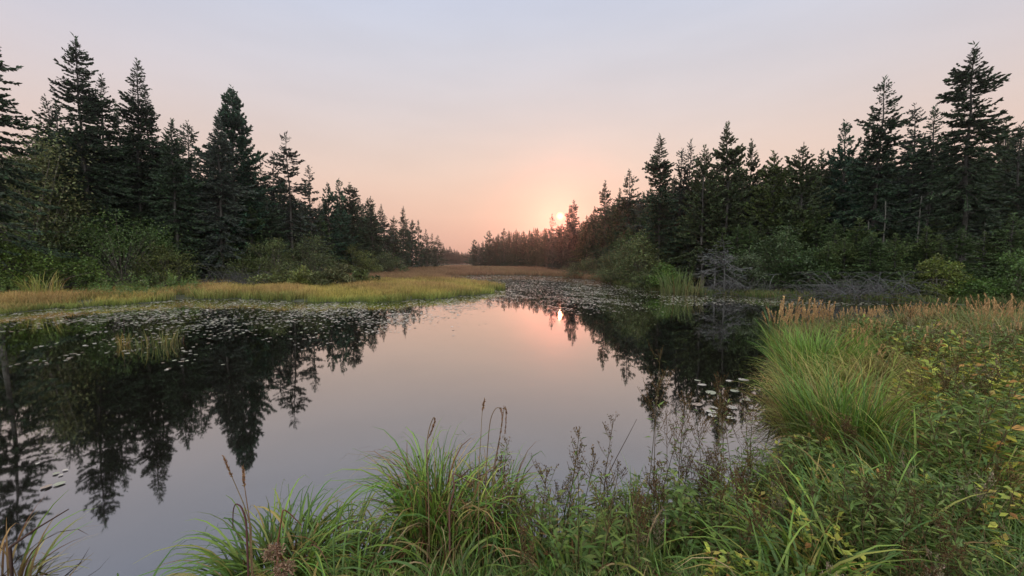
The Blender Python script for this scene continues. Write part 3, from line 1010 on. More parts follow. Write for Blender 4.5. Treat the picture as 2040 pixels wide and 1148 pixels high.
def marsh():
    rng = RNG(21)
    mb = MB()
    x, y, d = land_points(rng, 460000, -75, 2, 14, 62, dmax=26)
    hole = np.sin(x * 1.25 + y * .3) * np.sin(y * 1.0 - x * .2) + .6 * np.sin(x * 2.9) * np.sin(y * 2.3 + 1) + rng.normal(0, .15, len(x))
    ok = hole < .85 - .35 * sstep(-.75, -1.0, x / y)
    x, y, d = x[ok], y[ok], d[ok]
    n = len(x)
    z = land_h(x, y)
    patch = np.sin(x * .35 + 1.2) * np.sin(y * .42 + x * .12) + .6 * np.sin(x * 1.1 + y * .7) + .4 * np.sin(x * 2.7 - y * 1.9)
    edge = sstep(1.2, .0, d)
    L = rng.uniform(.32, .64, n) * (1 + .22 * patch) * (1 - .15 * edge)
    w = .012 + .0007 * y
    green = np.array((.095, .145, .035))
    gold = np.array((.40, .30, .08))
    tan = np.array((.41, .235, .10))
    f = np.clip(.45 + .55 * patch + rng.normal(0, .22, n), 0, 1)[:, None]
    tip = gold * (1 - f) + tan * f
    root = green * (1 - .25 * f) + tip * .12
    lft = sstep(-.75, -1.0, x / y)
    f = np.clip(f + .25 * lft[:, None], 0, 1)
    tip = gold * (1 - f) + tan * f
    wild = sstep(.0, .7, np.sin(x * .8 + 2) * np.sin(y * .6 + x * .25))
    L = L * (1 - .45 * lft * wild) * (1 - .15 * lft)
    g2 = (np.clip(.25 + .55 * lft * wild + .35 * wild * sstep(23, 30, y), 0, 1) * rng.uniform(0, 1, n))[:, None]
    tip = tip * (1 - g2) + np.array((.13, .16, .05)) * g2
    gmix = (edge * rng.uniform(.3, 1, n))[:, None]
    tip = tip * (1 - gmix) + np.array((.14, .19, .045)) * gmix
    var = rng.uniform(.7, 1.25, (n, 1))
    blades(mb, np.stack([x, y, z - .02], -1), rng.uniform(0, 6.28, n), L, w, rng.uniform(0, .25, n), rng.uniform(.2, 1.1, n), 1.3, root * var, tip * var, S=3, rng=rng, cp=.8)
    tag(mb.build('marsh_grass', M_MARSH), 'golden and rust marsh sedge covering the low left shore and its point', 'grass', kind='stuff')
    # the far meadow strip across the channel
    mb = MB()
    rng = RNG(22)
    x, y, d = land_points(rng, 500000, -60, 40, 45, 330, dmax=200)
    ok = (x > -42) & (x < 16 + .01 * y)
    x, y = x[ok], y[ok]
    n = len(x)
    z = land_h(x, y)
    f = np.clip(.5 + .4 * np.sin(x * .3 + y * .05) + rng.normal(0, .25, n), 0, 1)[:, None]
    tip = np.array((.27, .145, .09)) * f + np.array((.25, .155, .085)) * (1 - f)
    blades(mb, np.stack([x, y, z - .02], -1), rng.uniform(0, 6.28, n), rng.uniform(.5, .95, n), .012 + .0008 * y, .1, rng.uniform(.3, 1.0, n), 1.3,
           tip * .55, tip, S=2, rng=rng)
    tag(mb.build('marsh_grass', M_MARSH), 'dull pink-brown sedge meadow across the far channel', 'grass', kind='stuff')
    # right-bank fringe
    mb = MB()
    rng = RNG(23)
    x, y, d = land_points(rng, 260000, 8, 40, 15.5, 46, dmax=2.2)
    n = len(x)
    z = land_h(x, y)
    tip = pick(rng, [(.10, .14, .04), (.13, .12, .05), (.20, .15, .07)], [4, 2, 1], n)
    blades(mb, np.stack([x, y, z - .02], -1), rng.uniform(0, 6.28, n), rng.uniform(.2, .55, n), .012 + .0006 * y, .1, rng.uniform(.4, 1.3, n), 1.2, tip * .6, tip, S=3, rng=rng)
    tag(mb.build('shore_grass', M_MARSH), 'short dull green grass along the right-bank waterline', 'grass', kind='stuff')


marsh()


# ------------------------------------------------------------------ lily pads
def pad_geo(mb, c, r, az, tilt, taz, C, k=9):
    N = len(c)
    ang = np.linspace(.16, 2 * math.pi - .16, k)[None] + az[:, None]
    rad = r[:, None] * (1 + .05 * np.sin(ang * 3 + az[:, None]))
    X, Y = rad * np.cos(ang), rad * np.sin(ang) * .92
    Z = (X * np.cos(taz)[:, None] + Y * np.sin(taz)[:, None]) * np.tan(tilt)[:, None] + .006
    V = np.concatenate([np.stack([np.zeros(N), np.zeros(N), np.full(N, .006)], -1)[:, None], np.stack([X, Y, np.maximum(Z, .003)], -1)], 1) + c[:, None]
    j = np.arange(1, k)
    T = np.stack([np.zeros(k - 1, int), j, j + 1], -1)[None] + (np.arange(N) * (k + 1))[:, None, None]
    mb.add(V.reshape(-1, 3), np.repeat(C[:, None], k + 1, 1).reshape(-1, 3), None, T.reshape(-1, 3))


PADC = [(.36, .32, .28), (.25, .25, .18), (.40, .355, .31), (.28, .21, .165)]


def pond_density(x, y):
    """share of the water covered by floating leaves"""
    u = 1020 + F * x / y
    n1 = np.sin(x * .9 + y * .35) * np.sin(y * .55 - x * .2) + .7 * np.sin(x * 2.3 - y * 1.1) * np.sin(y * 1.7 + x * .6) + .45 * np.sin(x * 4.9 + 2 * y) 
    mask = sstep(-.25, .7, n1)
    far = sstep(24, 34, y) * sstep(820, 900, u) * .95
    left = sstep(9.2, 12.5, y + .004 * (u - 300)) * sstep(900, 760, u - (y - 13) * 30) * (.24 + .5 * sstep(11, 14, y)) * (1 - .6 * sstep(420, 260, u) * sstep(13.5, 11.5, y))
    rightm = sstep(14.5, 19, y) * sstep(1000, 1090, u) * sstep(1340, 1230, u) * .62
    edge = sstep(18.0, 19.5, y) * sstep(1300, 1340, u) * .42
    sp = sstep(6.0, 8, y) * sstep(500, 300, u) * .12
    mid = sstep(9, 16, y) * sstep(690, 760, u) * sstep(1010, 900, u) * .07
    return np.clip(np.maximum.reduce([far * (.30 + .5 * mask), left * (.25 + .75 * mask), rightm * (.15 + .85 * mask), edge * (.4 + .6 * mask), sp * mask, mid * mask]), 0, 1)


def pads():
    rng = RNG(31)
    n = 420000
    y = 5.5 * (110 / 5.5) ** rng.uniform(0, 1, n)
    x = rng.uniform(-1.5, 1.05, n) * y
    d = sdist(x, y)
    ok = (d < -.12) & (rng.uniform(0, 1, n) < pond_density(x, y) * np.clip(.05 * y ** 1.15 / 2.2, .2, 1))
    x, y = x[ok], y[ok]
    r = rng.uniform(.020, .056, len(x)) * np.clip(.62 + y * .022, .8, 2.6)
    o = np.argsort(y)
    x, y, r = x[o], y[o], r[o]
    near = 250
    pr = MB()
    pad_geo(pr, np.zeros((1, 3)), np.array([1.0]), np.zeros(1), np.zeros(1), np.zeros(1), np.array([PADC[0]]), 13)
    pms = []
    for c in PADC:
        pr = MB()
        pad_geo(pr, np.zeros((1, 3)), np.array([1.0]), np.zeros(1), np.zeros(1), np.zeros(1), np.array([c]), 13)
        pms.append(pr.mesh('lily_pad', M_PAD))

    def one(x, y, r, lab, grp):
        ob = bpy.data.objects.new('lily_pad', pms[rng.integers(len(pms))])
        COL.objects.link(ob)
        ob.location = (x, y, .003 + rng.uniform(0, .003))
        ob.scale = (r, r * rng.uniform(.7, 1), 1)
        ob.rotation_euler = (rng.normal(0, .03), rng.normal(0, .03), rng.uniform(0, 6.28))
        tag(ob, lab, 'lily pad', grp)
    for k in range(near):
        one(x[k], y[k], r[k], 'small floating lily pad on the near edge of the left pad field' if x[k] < 0 else 'small floating lily pad on the near dark water right of centre',
            'nearest small floating lily pads')
    for k in range(15):                                              # the large pads by the right bank
        u, v = rng.uniform(1385, 1500), rng.uniform(755, 835)
        px, py = gp(u + (v - 790) * .2, v)
        if sdist(np.array([px]), np.array([py]))[0] < -.15:
            one(px, py, rng.uniform(.05, .09), 'large round lily pad floating beside the right bank reeds', 'large lily pads by the right bank')
    for u, v, s in [(112, 945, .09), (130, 938, .08), (92, 972, .13), (118, 966, .13), (121, 948, .06), (75, 925, .07)]:
        px, py = gp(u, v)
        one(px, py, s * .3, 'pale single lily pad drifting on open water near the left foreground', 'drifting pads in the left foreground')
    mb = MB()
    x, y, r = x[near:], y[near:], r[near:]
    n = len(x)
    pad_geo(mb, np.stack([x, y, rng.uniform(.001, .006, n)], -1), r, rng.uniform(0, 6.28, n), np.abs(rng.normal(0, .085, n)), rng.uniform(0, 6.28, n), pick(rng, PADC, [4, 3, 3, 1], n, .25), 8)
    print('pads', n)
    tag(mb.build('floating_leaves', M_PAD), 'wide sheet of small floating lily pads across the pond', 'lily pads', kind='stuff')


pads()

# ------------------------------------------------------------------ foreground plants
SEDGE = [(.095, .195, .024), (.155, .245, .032), (.060, .135, .024), (.25, .26, .05), (.31, .25, .07)]


def sedge(seed, n, L, w, spread, lean=(0.05, .5), bend=(.8, 2.4), cols=SEDGE, wts=(4, 4, 4, 1.5, .8), dry=.10, dirbias=None, S=7, seedheads=0, tips=None, pr=(1.0, 2.4)):
    """a clump: green blades, dry blades and a few flower stalks, each a part"""
    rng = RNG(seed)
    a = rng.uniform(0, 6.28, n)
    r = spread * np.sqrt(rng.uniform(0, 1, n))
    base = np.stack([np.cos(a) * r, np.sin(a) * r, np.full(n, -.04)], -1)
    az = a + rng.normal(0, .8, n)
    if dirbias is not None:
        az = np.where(rng.uniform(0, 1, n) < .5, rng.normal(dirbias, .9, n), az)
    Ls = L * rng.uniform(.5, 1.1, n)
    nd = int(n * dry)
    th0 = rng.uniform(*lean, n)
    th1 = th0 + rng.uniform(*bend, n)
    ws = w * rng.uniform(.6, 1.2, n)
    p = rng.uniform(*pr, n)
    g, dr = MB(), MB()
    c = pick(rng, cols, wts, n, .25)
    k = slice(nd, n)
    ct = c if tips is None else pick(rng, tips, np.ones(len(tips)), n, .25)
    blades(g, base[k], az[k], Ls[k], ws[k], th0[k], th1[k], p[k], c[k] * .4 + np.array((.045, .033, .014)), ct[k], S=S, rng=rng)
    parts = [('blades', g, M_GRASS)]
    if nd:
        k = slice(0, nd)
        cd_ = pick(rng, [(.20, .13, .06), (.13, .06, .03), (.26, .19, .10), (.09, .05, .03)], [3, 2, 2, 2], nd, .25)
        blades(dr, base[k], az[k], Ls[k], ws[k] * .8, th0[k], th1[k] + .3, p[k], cd_ * .8, cd_, S=S, rng=rng)
        parts.append(('dry_blades', dr, M_DRY))
    if seedheads:
        sm = MB()
        stalks(sm, rng, np.stack([rng.normal(0, spread * .5, seedheads), rng.normal(0, spread * .5, seedheads), np.zeros(seedheads)], -1), L * 1.3)
        parts.append(('seed_stalk', sm, M_DRY))
    return parts


def stalks(sm, rng, b, L, hl=.10, col=(.20, .105, .05), hookd=None):
    """upright grass stems ending in narrow bristly heads"""
    n = len(b)
    az = rng.uniform(0, 6.28, n)
    Ls = L * rng.uniform(.75, 1.1, n)
    th0, th1 = rng.uniform(0, .15, n), rng.uniform(.15, .6, n)
    cc = jit(rng, (.11, .10, .045), n, .25)
    P = blades(sm, b, az, Ls, .004, th0, th1, 1.5, cc, cc * .9, S=7, rng=rng, tipw=.6)
    tip, pre = P[:, -1], P[:, -2]
    heads(sm, rng, tip, unit(tip - pre), hl, col)


def heads(sm, rng, tip, d, hl, col, m=46, wd=.018):
    n = len(tip)
    idx = np.repeat(np.arange(n), m)
    t = rng.uniform(-1.0, .25, n * m)
    c = tip[idx] + d[idx] * (t * hl)[:, None]
    dd = d[idx] * 1.0 + rng.normal(0, .35, (n * m, 3))
    leaves(sm, c, dd, rng.normal(0, 1, (n * m, 3)), rng.uniform(.6, 1.2, n * m) * wd, wd * .3, jit(rng, col, n * m, .35, .12))


def put(name, parts, loc, label, cat, group, rz=0.0, s=1.0):
    e = empty(name, loc, rz, s)
    for nm, mb, mat in parts:
        mb.build(nm, mat, e)
    return tag(e, label, cat, group)


def gz(x, y, dz=0.0):
    return (x, y, max(base_z(x, y), -.05) + dz)


CL = 'sedge clumps on the near bank'
# x, y, blades, length, width, spread, options, label
FOUNT = dict(lean=(.0, .5), bend=(1.7, 2.8), pr=(1.1, 2.0), S=9)
CLUMPS = [
    (-1.28, 2.05, 520, .70, .012, .20, dict(FOUNT, lean=(.0, .6), pr=(1.3, 2.4), dry=.10), 'low bright green sedge clump with dead brown flower head at the bottom'),
    (-.95, 2.12, 280, .72, .011, .16, dict(FOUNT, lean=(.1, .7), dry=.16), 'small sedge clump right of the low bright green clump'),
    (-.52, 2.30, 420, .95, .011, .13, dict(FOUNT, lean=(.0, .2), pr=(2.0, 4.5), bend=(1.7, 3.0), dry=.28, dirbias=2.6), 'tallest drooping sedge clump standing against the open water'),
    (-.30, 2.26, 300, .76, .012, .15, dict(FOUNT, lean=(.0, .35), pr=(1.6, 4.0), bend=(1.5, 3.0), dry=.35, dirbias=.6), 'brown-streaked sedge clump touching the right side of the tallest clump'),
    (-.10, 2.36, 240, .80, .010, .12, dict(FOUNT, lean=(.0, .3), pr=(1.8, 4.5), bend=(1.6, 3.0), dry=.3), 'drooping sedge clump right of the brown-streaked one beside dark mud'),
    (-.74, 2.16, 170, .58, .012, .14, dict(FOUNT, lean=(.05, .6), dry=.3), 'low sedge clump in the dip left of the tallest clump'),
    (.26, 2.38, 160, .62, .011, .16, dict(FOUNT, dry=.3), 'thin sedge clump right of the dark mud'),
    (-2.25, 1.72, 34, .55, .012, .10, dict(lean=(.05, .5), bend=(.8, 2.6), dry=.3, wts=(1, 1, 1, 3, 2)), 'thin sedge tuft with arching yellow blades, bottom left'),
    (-1.90, 1.72, 26, .55, .012, .10, dict(bend=(1.4, 2.8), dry=.2), 'sparse sedge tuft between the bottom-left tuft and bright green clump'),
    (-3.0, 2.15, 90, .62, .014, .13, dict(dry=.55, bend=(.6, 2.2), wts=(1, 2, 1, 3, 3)), 'dry reddish sedge clump in the bottom-left corner'),
    (-.80, 1.80, 120, .50, .013, .18, dict(FOUNT, dry=.2), 'broad-bladed sedge clump at the bottom edge below the small clump'),
    (-.30, 1.90, 130, .52, .013, .18, dict(FOUNT, dry=.2), 'broad-bladed sedge clump at the bottom edge below the tallest clump'),
    (.30, 1.85, 130, .50, .012, .18, dict(FOUNT, dry=.3), 'brown-streaked sedge clump at the bottom edge below the dark mud'),
    (.72, 2.05, 150, .58, .011, .18, dict(FOUNT, dry=.25), 'sedge clump among goldenrods, left of the slanting dark twig'),
    (2.95, 3.35, 420, 1.0, .010, .26, dict(lean=(0, .2), bend=(.2, 1.2)), 'upright dark green sedge clump at the waterline below the golden mound'),
    (4.70, 5.95, 900, 1.05, .010, .50, dict(lean=(0, .25), bend=(.4, 1.6), cols=[(.12, .25, .028), (.17, .27, .035), (.09, .19, .024)], wts=(1, 1, 1)), 'bright green upright sedge clump on the right-bank point'),
    (3.05, 3.85, 300, .95, .010, .18, dict(lean=(0, .25), bend=(.2, 1.3)), 'upright green sedge clump at the water between the dark one and the golden tufts'),
    (3.95, 5.15, 300, .95, .010, .2, dict(lean=(0, .25), bend=(.3, 1.5)), 'green sedge clump at the water beneath the right-bank point'),
    (3.15, 3.35, 700, .72, .008, .42, dict(lean=(.05, .5), bend=(.6, 2.2), cols=[(.14, .23, .034), (.20, .25, .045), (.10, .18, .03)], wts=(3, 2, 3), dirbias=-2.6), 'deep green grass mound below the golden mounds'),
]
for i, (x, y, n, L, w, sp, o, lab) in enumerate(CLUMPS):
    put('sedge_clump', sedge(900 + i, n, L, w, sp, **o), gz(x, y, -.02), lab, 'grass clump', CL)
GOLD = [(.25, .29, .045), (.32, .28, .075), (.17, .25, .036), (.33, .22, .09)]
GOLDT = [(.42, .32, .10), (.33, .32, .07), (.44, .28, .12), (.25, .31, .055)]
for i, (x, y, n, L, sp, lab) in enumerate([
        (3.15, 4.0, 380, .72, .24, 'golden grass tuft leaning over the water beneath the bright green clump'), (3.75, 4.5, 460, .95, .28, 'tallest golden windblown grass tuft on the right bank'),
        (3.7, 3.75, 360, .62, .30, 'golden-green grass tuft in front of the tallest golden tuft'), (4.45, 4.85, 380, .80, .26, 'golden grass tuft behind the tallest golden tuft'),
        (4.4, 4.0, 300, .55, .30, 'low golden grass tuft on the landward side of the tallest golden tuft'), (4.2, 5.5, 400, .80, .30, 'olive grass tuft between the golden tufts and the bright green clump'),
        (5.1, 5.3, 300, .65, .30, 'rust-tipped grass tuft landward of the olive tuft'), (3.55, 4.85, 360, .78, .24, 'golden-green grass tuft at the water between the golden and olive tufts')]):
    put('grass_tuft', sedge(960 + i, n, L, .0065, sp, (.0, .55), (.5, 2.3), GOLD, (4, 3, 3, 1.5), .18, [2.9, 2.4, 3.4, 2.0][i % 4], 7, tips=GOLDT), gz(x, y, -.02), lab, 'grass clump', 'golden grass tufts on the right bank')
rng = RNG(43)
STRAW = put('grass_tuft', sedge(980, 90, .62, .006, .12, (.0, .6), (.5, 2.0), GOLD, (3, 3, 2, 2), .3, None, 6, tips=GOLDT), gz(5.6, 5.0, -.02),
            'small straw-yellow grass tuft among the weeds of the right slope', 'grass clump', 'straw-yellow tufts on the right slope')
for k in range(60):
    y = rng.uniform(2.4, 8.5)
    x = y * rng.uniform(.78, 1.36)
    if sdist(np.array([x]), np.array([y]))[0] > .6:
        copy_tree(STRAW, gz(x, y, -.02), rng.uniform(0, 6.28), rng.uniform(.7, 1.25))
# right foreground: prototypes of arching sedge, copied
rng = RNG(41)
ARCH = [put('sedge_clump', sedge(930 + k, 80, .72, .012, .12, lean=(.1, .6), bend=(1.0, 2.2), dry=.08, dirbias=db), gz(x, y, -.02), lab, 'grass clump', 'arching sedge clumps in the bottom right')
        for k, (x, y, db, lab) in enumerate([(1.55, 1.7, 2.8, 'long-bladed arching sedge clump, nearest the bottom right corner'), (1.15, 1.55, .3, 'arching sedge clump at the bottom edge right of centre'),
                                             (2.1, 2.1, 2.2, 'arching sedge clump below the deep green mound')])]
for k in range(20):
    x = rng.uniform(.5, 3.2)
    y = rng.uniform(1.35, 2.9)
    if x > 1.4 * y or sdist(np.array([x]), np.array([y]))[0] < .15:
        continue
    copy_tree(ARCH[k % 3], gz(x, y, -.02), rng.uniform(-1, 1), rng.uniform(.7, 1.1), 'arching sedge clump among the tangled plants at the bottom right', 'tangled sedge clumps at the bottom right')


def ground_cover():
    """the low tangle between the clumps of the near bank"""
    rng = RNG(51)
    mb = MB()
    n = 150000
    y = .9 * (12.0 / .9) ** rng.uniform(0, 1, n)
    x = rng.uniform(-1.6, 1.6, n) * y
    d = sdist(x, y)
    ok = (d > .03) & (x > -4) & (x < 16) & (y < 12)
    x, y, d = x[ok], y[ok], d[ok]
    n = len(x)
    patch = np.sin(x * 1.3 + 2) * np.sin(y * 1.1) + .5 * np.sin(x * 3.1 + y * 2.3)
    nearb = sstep(3.6, 2.6, y) * sstep(2.6, 1.4, x)
    c = pick(rng, [(.10, .17, .03), (.075, .125, .026), (.17, .19, .042), (.22, .165, .07), (.13, .075, .04)], [4, 4, 2, 1.0, .6], n, .3)
    far = sstep(5.5, 8.5, y)[:, None]
    slope = sstep(2.4, 3.4, x) * sstep(7, 5, y) * sstep(.75, .9, x / y)
    c = c * (1 - far * .6) + pick(rng, [(.20, .16, .055), (.12, .15, .035), (.28, .17, .08)], [2, 2, 1], n, .25) * far * .6
    L = rng.uniform(.18, .48, n) * (1 + .25 * patch) * (1 + .5 * far[:, 0]) * sstep(-.05, .9, d + .15 + far[:, 0]) * (1 - .55 * nearb) * (1 - .7 * slope)
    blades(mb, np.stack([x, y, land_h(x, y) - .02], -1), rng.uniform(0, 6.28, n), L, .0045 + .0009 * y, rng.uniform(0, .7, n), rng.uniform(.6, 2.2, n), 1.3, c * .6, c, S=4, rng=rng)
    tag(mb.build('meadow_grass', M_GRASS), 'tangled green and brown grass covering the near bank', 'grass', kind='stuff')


ground_cover()


def weed_parts(seed, h, nst, leaf, cols, wts, lw=.42, heads_col=None, nleaf=26, spread=.10, top=None, narrow=False):
    """leafy stems; optional branching seed head on top"""
    rng = RNG(seed)
    st, lf, sds = MB(), MB(), []
    b = np.stack([rng.normal(0, spread, nst), rng.normal(0, spread, nst), np.full(nst, -.03)], -1)
    az = rng.uniform(0, 6.28, nst)
    Ls = h * rng.uniform(.65, 1.05, nst)
    K = 7
    th0, th1 = rng.uniform(0, .2, nst), rng.uniform(.1, .5, nst)
    t = (np.arange(K) + .5) / K
    th = th0[:, None] + (th1 - th0)[:, None] * t[None]
    hx = np.concatenate([np.zeros((nst, 1)), np.cumsum(np.sin(th), 1)], 1) * (Ls / K)[:, None]
    hz = np.concatenate([np.zeros((nst, 1)), np.cumsum(np.cos(th), 1)], 1) * (Ls / K)[:, None]
    P = b[:, None] + np.stack([np.cos(az)[:, None] * hx, np.sin(az)[:, None] * hx, hz], -1)
    tubes(st, P, np.full((nst, 1), .0032) * np.linspace(1, .5, K + 1)[None], jit(rng, (.085, .06, .035), nst, .3), 4)
    idx = np.repeat(np.arange(nst), nleaf)
    M = len(idx)
    f = rng.uniform(.12, .98, M) * K
    i0 = np.minimum(f.astype(int), K - 1)
    fr = (f - i0)[:, None]
    c = P[idx, i0] * (1 - fr) + P[idx, i0 + 1] * fr
    a = rng.uniform(0, 6.28, M)
    d = np.stack([np.cos(a), np.sin(a), rng.uniform(-.35, .7, M)], -1)
    sz = leaf * rng.uniform(.55, 1.15, M) * (1.1 - .5 * f / K)
    C = pick(rng, cols, wts, M, .25)
    leaves(lf, c + d * .01, d, np.array([0, 0, 1.]) + rng.normal(0, .35, (M, 3)), sz, sz * lw, C, .08)
    parts = [('stem', st, M_DRY), ('leaves', lf, M_LEAF)]
    if top:
        nb = top
        idx = np.repeat(np.arange(nst), nb)
        M = len(idx)
        f = rng.uniform(.62, 1.0, M) * K
        i0 = np.minimum(f.astype(int), K - 1)
        fr = (f - i0)[:, None]
        c = P[idx, i0] * (1 - fr) + P[idx, i0 + 1] * fr
        a = rng.uniform(0, 6.28, M)
        d = unit(np.stack([np.cos(a) * .7, np.sin(a) * .7, rng.uniform(.5, 1.4, M)], -1))
        bl = h * .17 * rng.uniform(.4, 1.0, M) * (1.35 - .8 * (f / K - .6) / .4)
        B = np.stack([c, c + d * bl[:, None] * .5, c + (d + np.array([0, 0, .25])) * bl[:, None]], 1)
        cb = jit(rng, heads_col, M, .2)
        for k in range(nst):
            sd = MB()
            kk = np.nonzero(idx == k)[0]
            tubes(sd, B[kk], np.full((len(kk), 3), .0013), cb[kk], 3)
            j = np.repeat(kk, 9)
            q = rng.uniform(.35, 1.05, len(j))[:, None]
            cc = B[j, 0] * (1 - q) + B[j, 2] * q + rng.normal(0, .006, (len(j), 3))
            leaves(sd, cc, rng.normal(0, .6, (len(j), 3)) + np.array([0, 0, .8]), rng.normal(0, 1, (len(j), 3)), rng.uniform(.009, .018, len(j)), .007, jit(rng, heads_col, len(j), .4, .1))
            parts.append(('seed_head', sd, M_DRY))
    return parts


GREENW = [(.105, .165, .034), (.155, .20, .045), (.075, .12, .028)]
YELW = [(.38, .37, .055), (.27, .31, .05), (.40, .29, .06), (.34, .17, .05)]
BROWNW = [(.11, .07, .035), (.09, .10, .03), (.15, .11, .05)]
SEEDB = (.075, .046, .022)
# brown seeding stalks against the water: x, y, height, stems, label
STALK_LABELS = [
    (.33, 2.35, .86, 4, 'brown seeding goldenrod stalks, leftmost against the pale water'),
    (.62, 2.45, .80, 3, 'brown seeding goldenrod right of the leftmost stalks'),
    (.98, 2.62, 1.28, 3, 'tallest brown seeding goldenrod crossing the tree reflection'),
    (1.22, 2.70, 1.02, 4, 'dense brown goldenrod right of the tallest one'),
    (1.45, 2.85, 1.10, 2, 'thin brown stalk with open sprays right of the dense goldenrod'),
    (1.72, 3.05, 1.0, 4, 'brown goldenrod midway to the right-bank grass'),
    (2.00, 3.20, 1.05, 3, 'brown goldenrod nearest the upright dark green sedge'),
    (-.02, 2.42, .70, 3, 'brown goldenrod rising behind the drooping sedge beside dark mud'),
    (-.62, 2.42, .72, 2, 'thin brown stalks rising from the back of the tallest drooping clump'),
    (.80, 2.25, .60, 4, 'low rusty goldenrod in front of the leftmost pale-water stalks'),
    (.14, 2.20, .62, 3, 'short brown seeding stalks beside the dark mud'),
]
for i, (x, y, h, ns, lab) in enumerate(STALK_LABELS):
    put('goldenrod', weed_parts(1000 + i, h, ns, .075, BROWNW + GREENW, [1.5, 2, 1, 2, 2, 1], .2, SEEDB, 34, .05, 11), gz(x, y), lab, 'goldenrod', 'seeding goldenrods along the near shore')
W_PROTO = {}
for key, seed, h, ns, leaf, cols, wts, lw, hc, nl, sp, top in [
        ('leafy green weed', 1020, .58, 6, .105, GREENW, [2, 2, 2], .45, None, 26, .12, None),
        ('yellow-leaved weed', 1021, .58, 6, .100, YELW + GREENW, [4, 4, 2, 1, .6, 1.2, .4], .5, None, 26, .13, None),
        ('narrow-leaved green weed', 1022, .64, 7, .120, GREENW + [(.12, .13, .035)], [2, 3, 2, 1], .18, None, 40, .10, None),
        ('brown seeding goldenrod', 1023, .70, 4, .070, BROWNW + GREENW, [2, 2, 1, 2, 1, 2], .2, SEEDB, 34, .07, 14),
        ('white-tufted goldenrod', 1024, .62, 5, .060, GREENW + BROWNW, [2, 2, 2, 1, 1, 1], .2, (.21, .165, .115), 30, .08, 9),
        ('reddish broadleaf weed', 1025, .42, 5, .070, [(.16, .05, .03), (.12, .09, .03), (.08, .11, .03)], [1, 1, 1], .5, None, 24, .10, None)]:
    W_PROTO[key] = weed_parts(seed, h, ns, leaf, cols, wts, lw, hc, nl, sp, top)
W_MESH = {k: [(nm, mb.mesh(nm, mat), mat) for nm, mb, mat in v] for k, v in W_PROTO.items()}
W_NAME = {'leafy green weed': 'leafy_weed', 'yellow-leaved weed': 'leafy_weed', 'narrow-leaved green weed': 'leafy_weed', 'brown seeding goldenrod': 'goldenrod',
          'white-tufted goldenrod': 'goldenrod', 'reddish broadleaf weed': 'leafy_weed'}


def weed(key, x, y, rz, s, where, grp):
    e = empty(W_NAME[key], gz(x, y), rz, s)
    for nm, me, mat in W_MESH[key]:
        o = bpy.data.objects.new(nm, me)
        COL.objects.link(o)
        o.parent = e
    tag(e, f'{key} {where}', 'goldenrod' if 'goldenrod' in key else 'weed', f'{key}s {grp}')


rng = RNG(61)


def scatter(n, poly, keys, wts, where, grp, s=(.7, 1.2)):
    P = np.array(poly)
    w = np.array(wts, float)
    k = 0
    tries = 0
    while k < n and tries < n * 40:
        tries += 1
        x, y = rng.uniform(P[:, 0].min(), P[:, 0].max()), rng.uniform(P[:, 1].min(), P[:, 1].max())
        ins = False
        for a, b in zip(P, np.roll(P, -1, 0)):
            if (a[1] > y) != (b[1] > y) and x < a[0] + (y - a[1]) / (b[1] - a[1]) * (b[0] - a[0]):
                ins = not ins
        if not ins or sdist(np.array([x]), np.array([y]))[0] < .12:
            continue
        weed(keys[rng.choice(len(keys), p=w / w.sum())], x, y, rng.uniform(0, 6.28), rng.uniform(*s), where, grp)
        k += 1


KEYS = list(W_PROTO)
scatter(58, [(.0, 1.7), (2.2, 1.8), (2.6, 3.2), (.1, 2.45)], KEYS, [2, .8, 4, 3, .4, .5], 'in the tangle along the near shore', 'along the near shore', (.55, .95))
scatter(96, [(2.5, 2.2), (4.2, 2.9), (7.6, 5.4), (6.0, 6.0), (4.5, 4.0)], KEYS, [2, 4.5, 2.5, 1.5, 1.0, 1.0], 'on the open right slope', 'on the open right slope')
scatter(30, [(4.6, 4.6), (6.2, 5.4), (8.0, 7.6), (6.2, 7.6)], KEYS, [5, 1, 1, .6, .6, .2], 'in the dark green patch behind the golden mounds', 'in the dark green patch', (.8, 1.15))
scatter(26, [(5.8, 7.0), (9.4, 7.0), (13, 10.2), (8.0, 10.0)], KEYS, [2, 2, 2, 1.5, 1, .2], 'at the back of the right bank', 'at the back of the right bank', (.5, .85))
scatter(34, [(1.0, 1.2), (2.6, 1.6), (3.6, 2.6), (1.8, 2.2)], KEYS, [1, 1.5, 2, 1.5, 1, 1.2], 'in the bottom right corner', 'in the bottom right corner', (.5, .8))


MARSHW = [(nm, mb.mesh(nm, mat)) for nm, mb, mat in weed_parts(1030, 1.25, 9, .17, [(.11, .19, .05), (.17, .23, .05), (.085, .145, .04), (.34, .32, .22)], [3, 2, 3, .6], .4, None, 30, .35, None)]
for k in range(84):
    y = rng.uniform(20, 26)
    x = -y * rng.uniform(.80, 1.42)
    if base_z(x, y) < .05:
        continue
    e = empty('marsh_weed', gz(x, y), rng.uniform(0, 6.28), rng.uniform(.75, 1.3) * (.55 + .45 * (y > 24)))
    for nm, me in MARSHW:
        o = bpy.data.objects.new(nm, me)
        COL.objects.link(o)
        o.parent = e
    tag(e, 'tall leafy green weed behind the dull left end of the marsh', 'weed', 'tall green weeds of the left marsh')


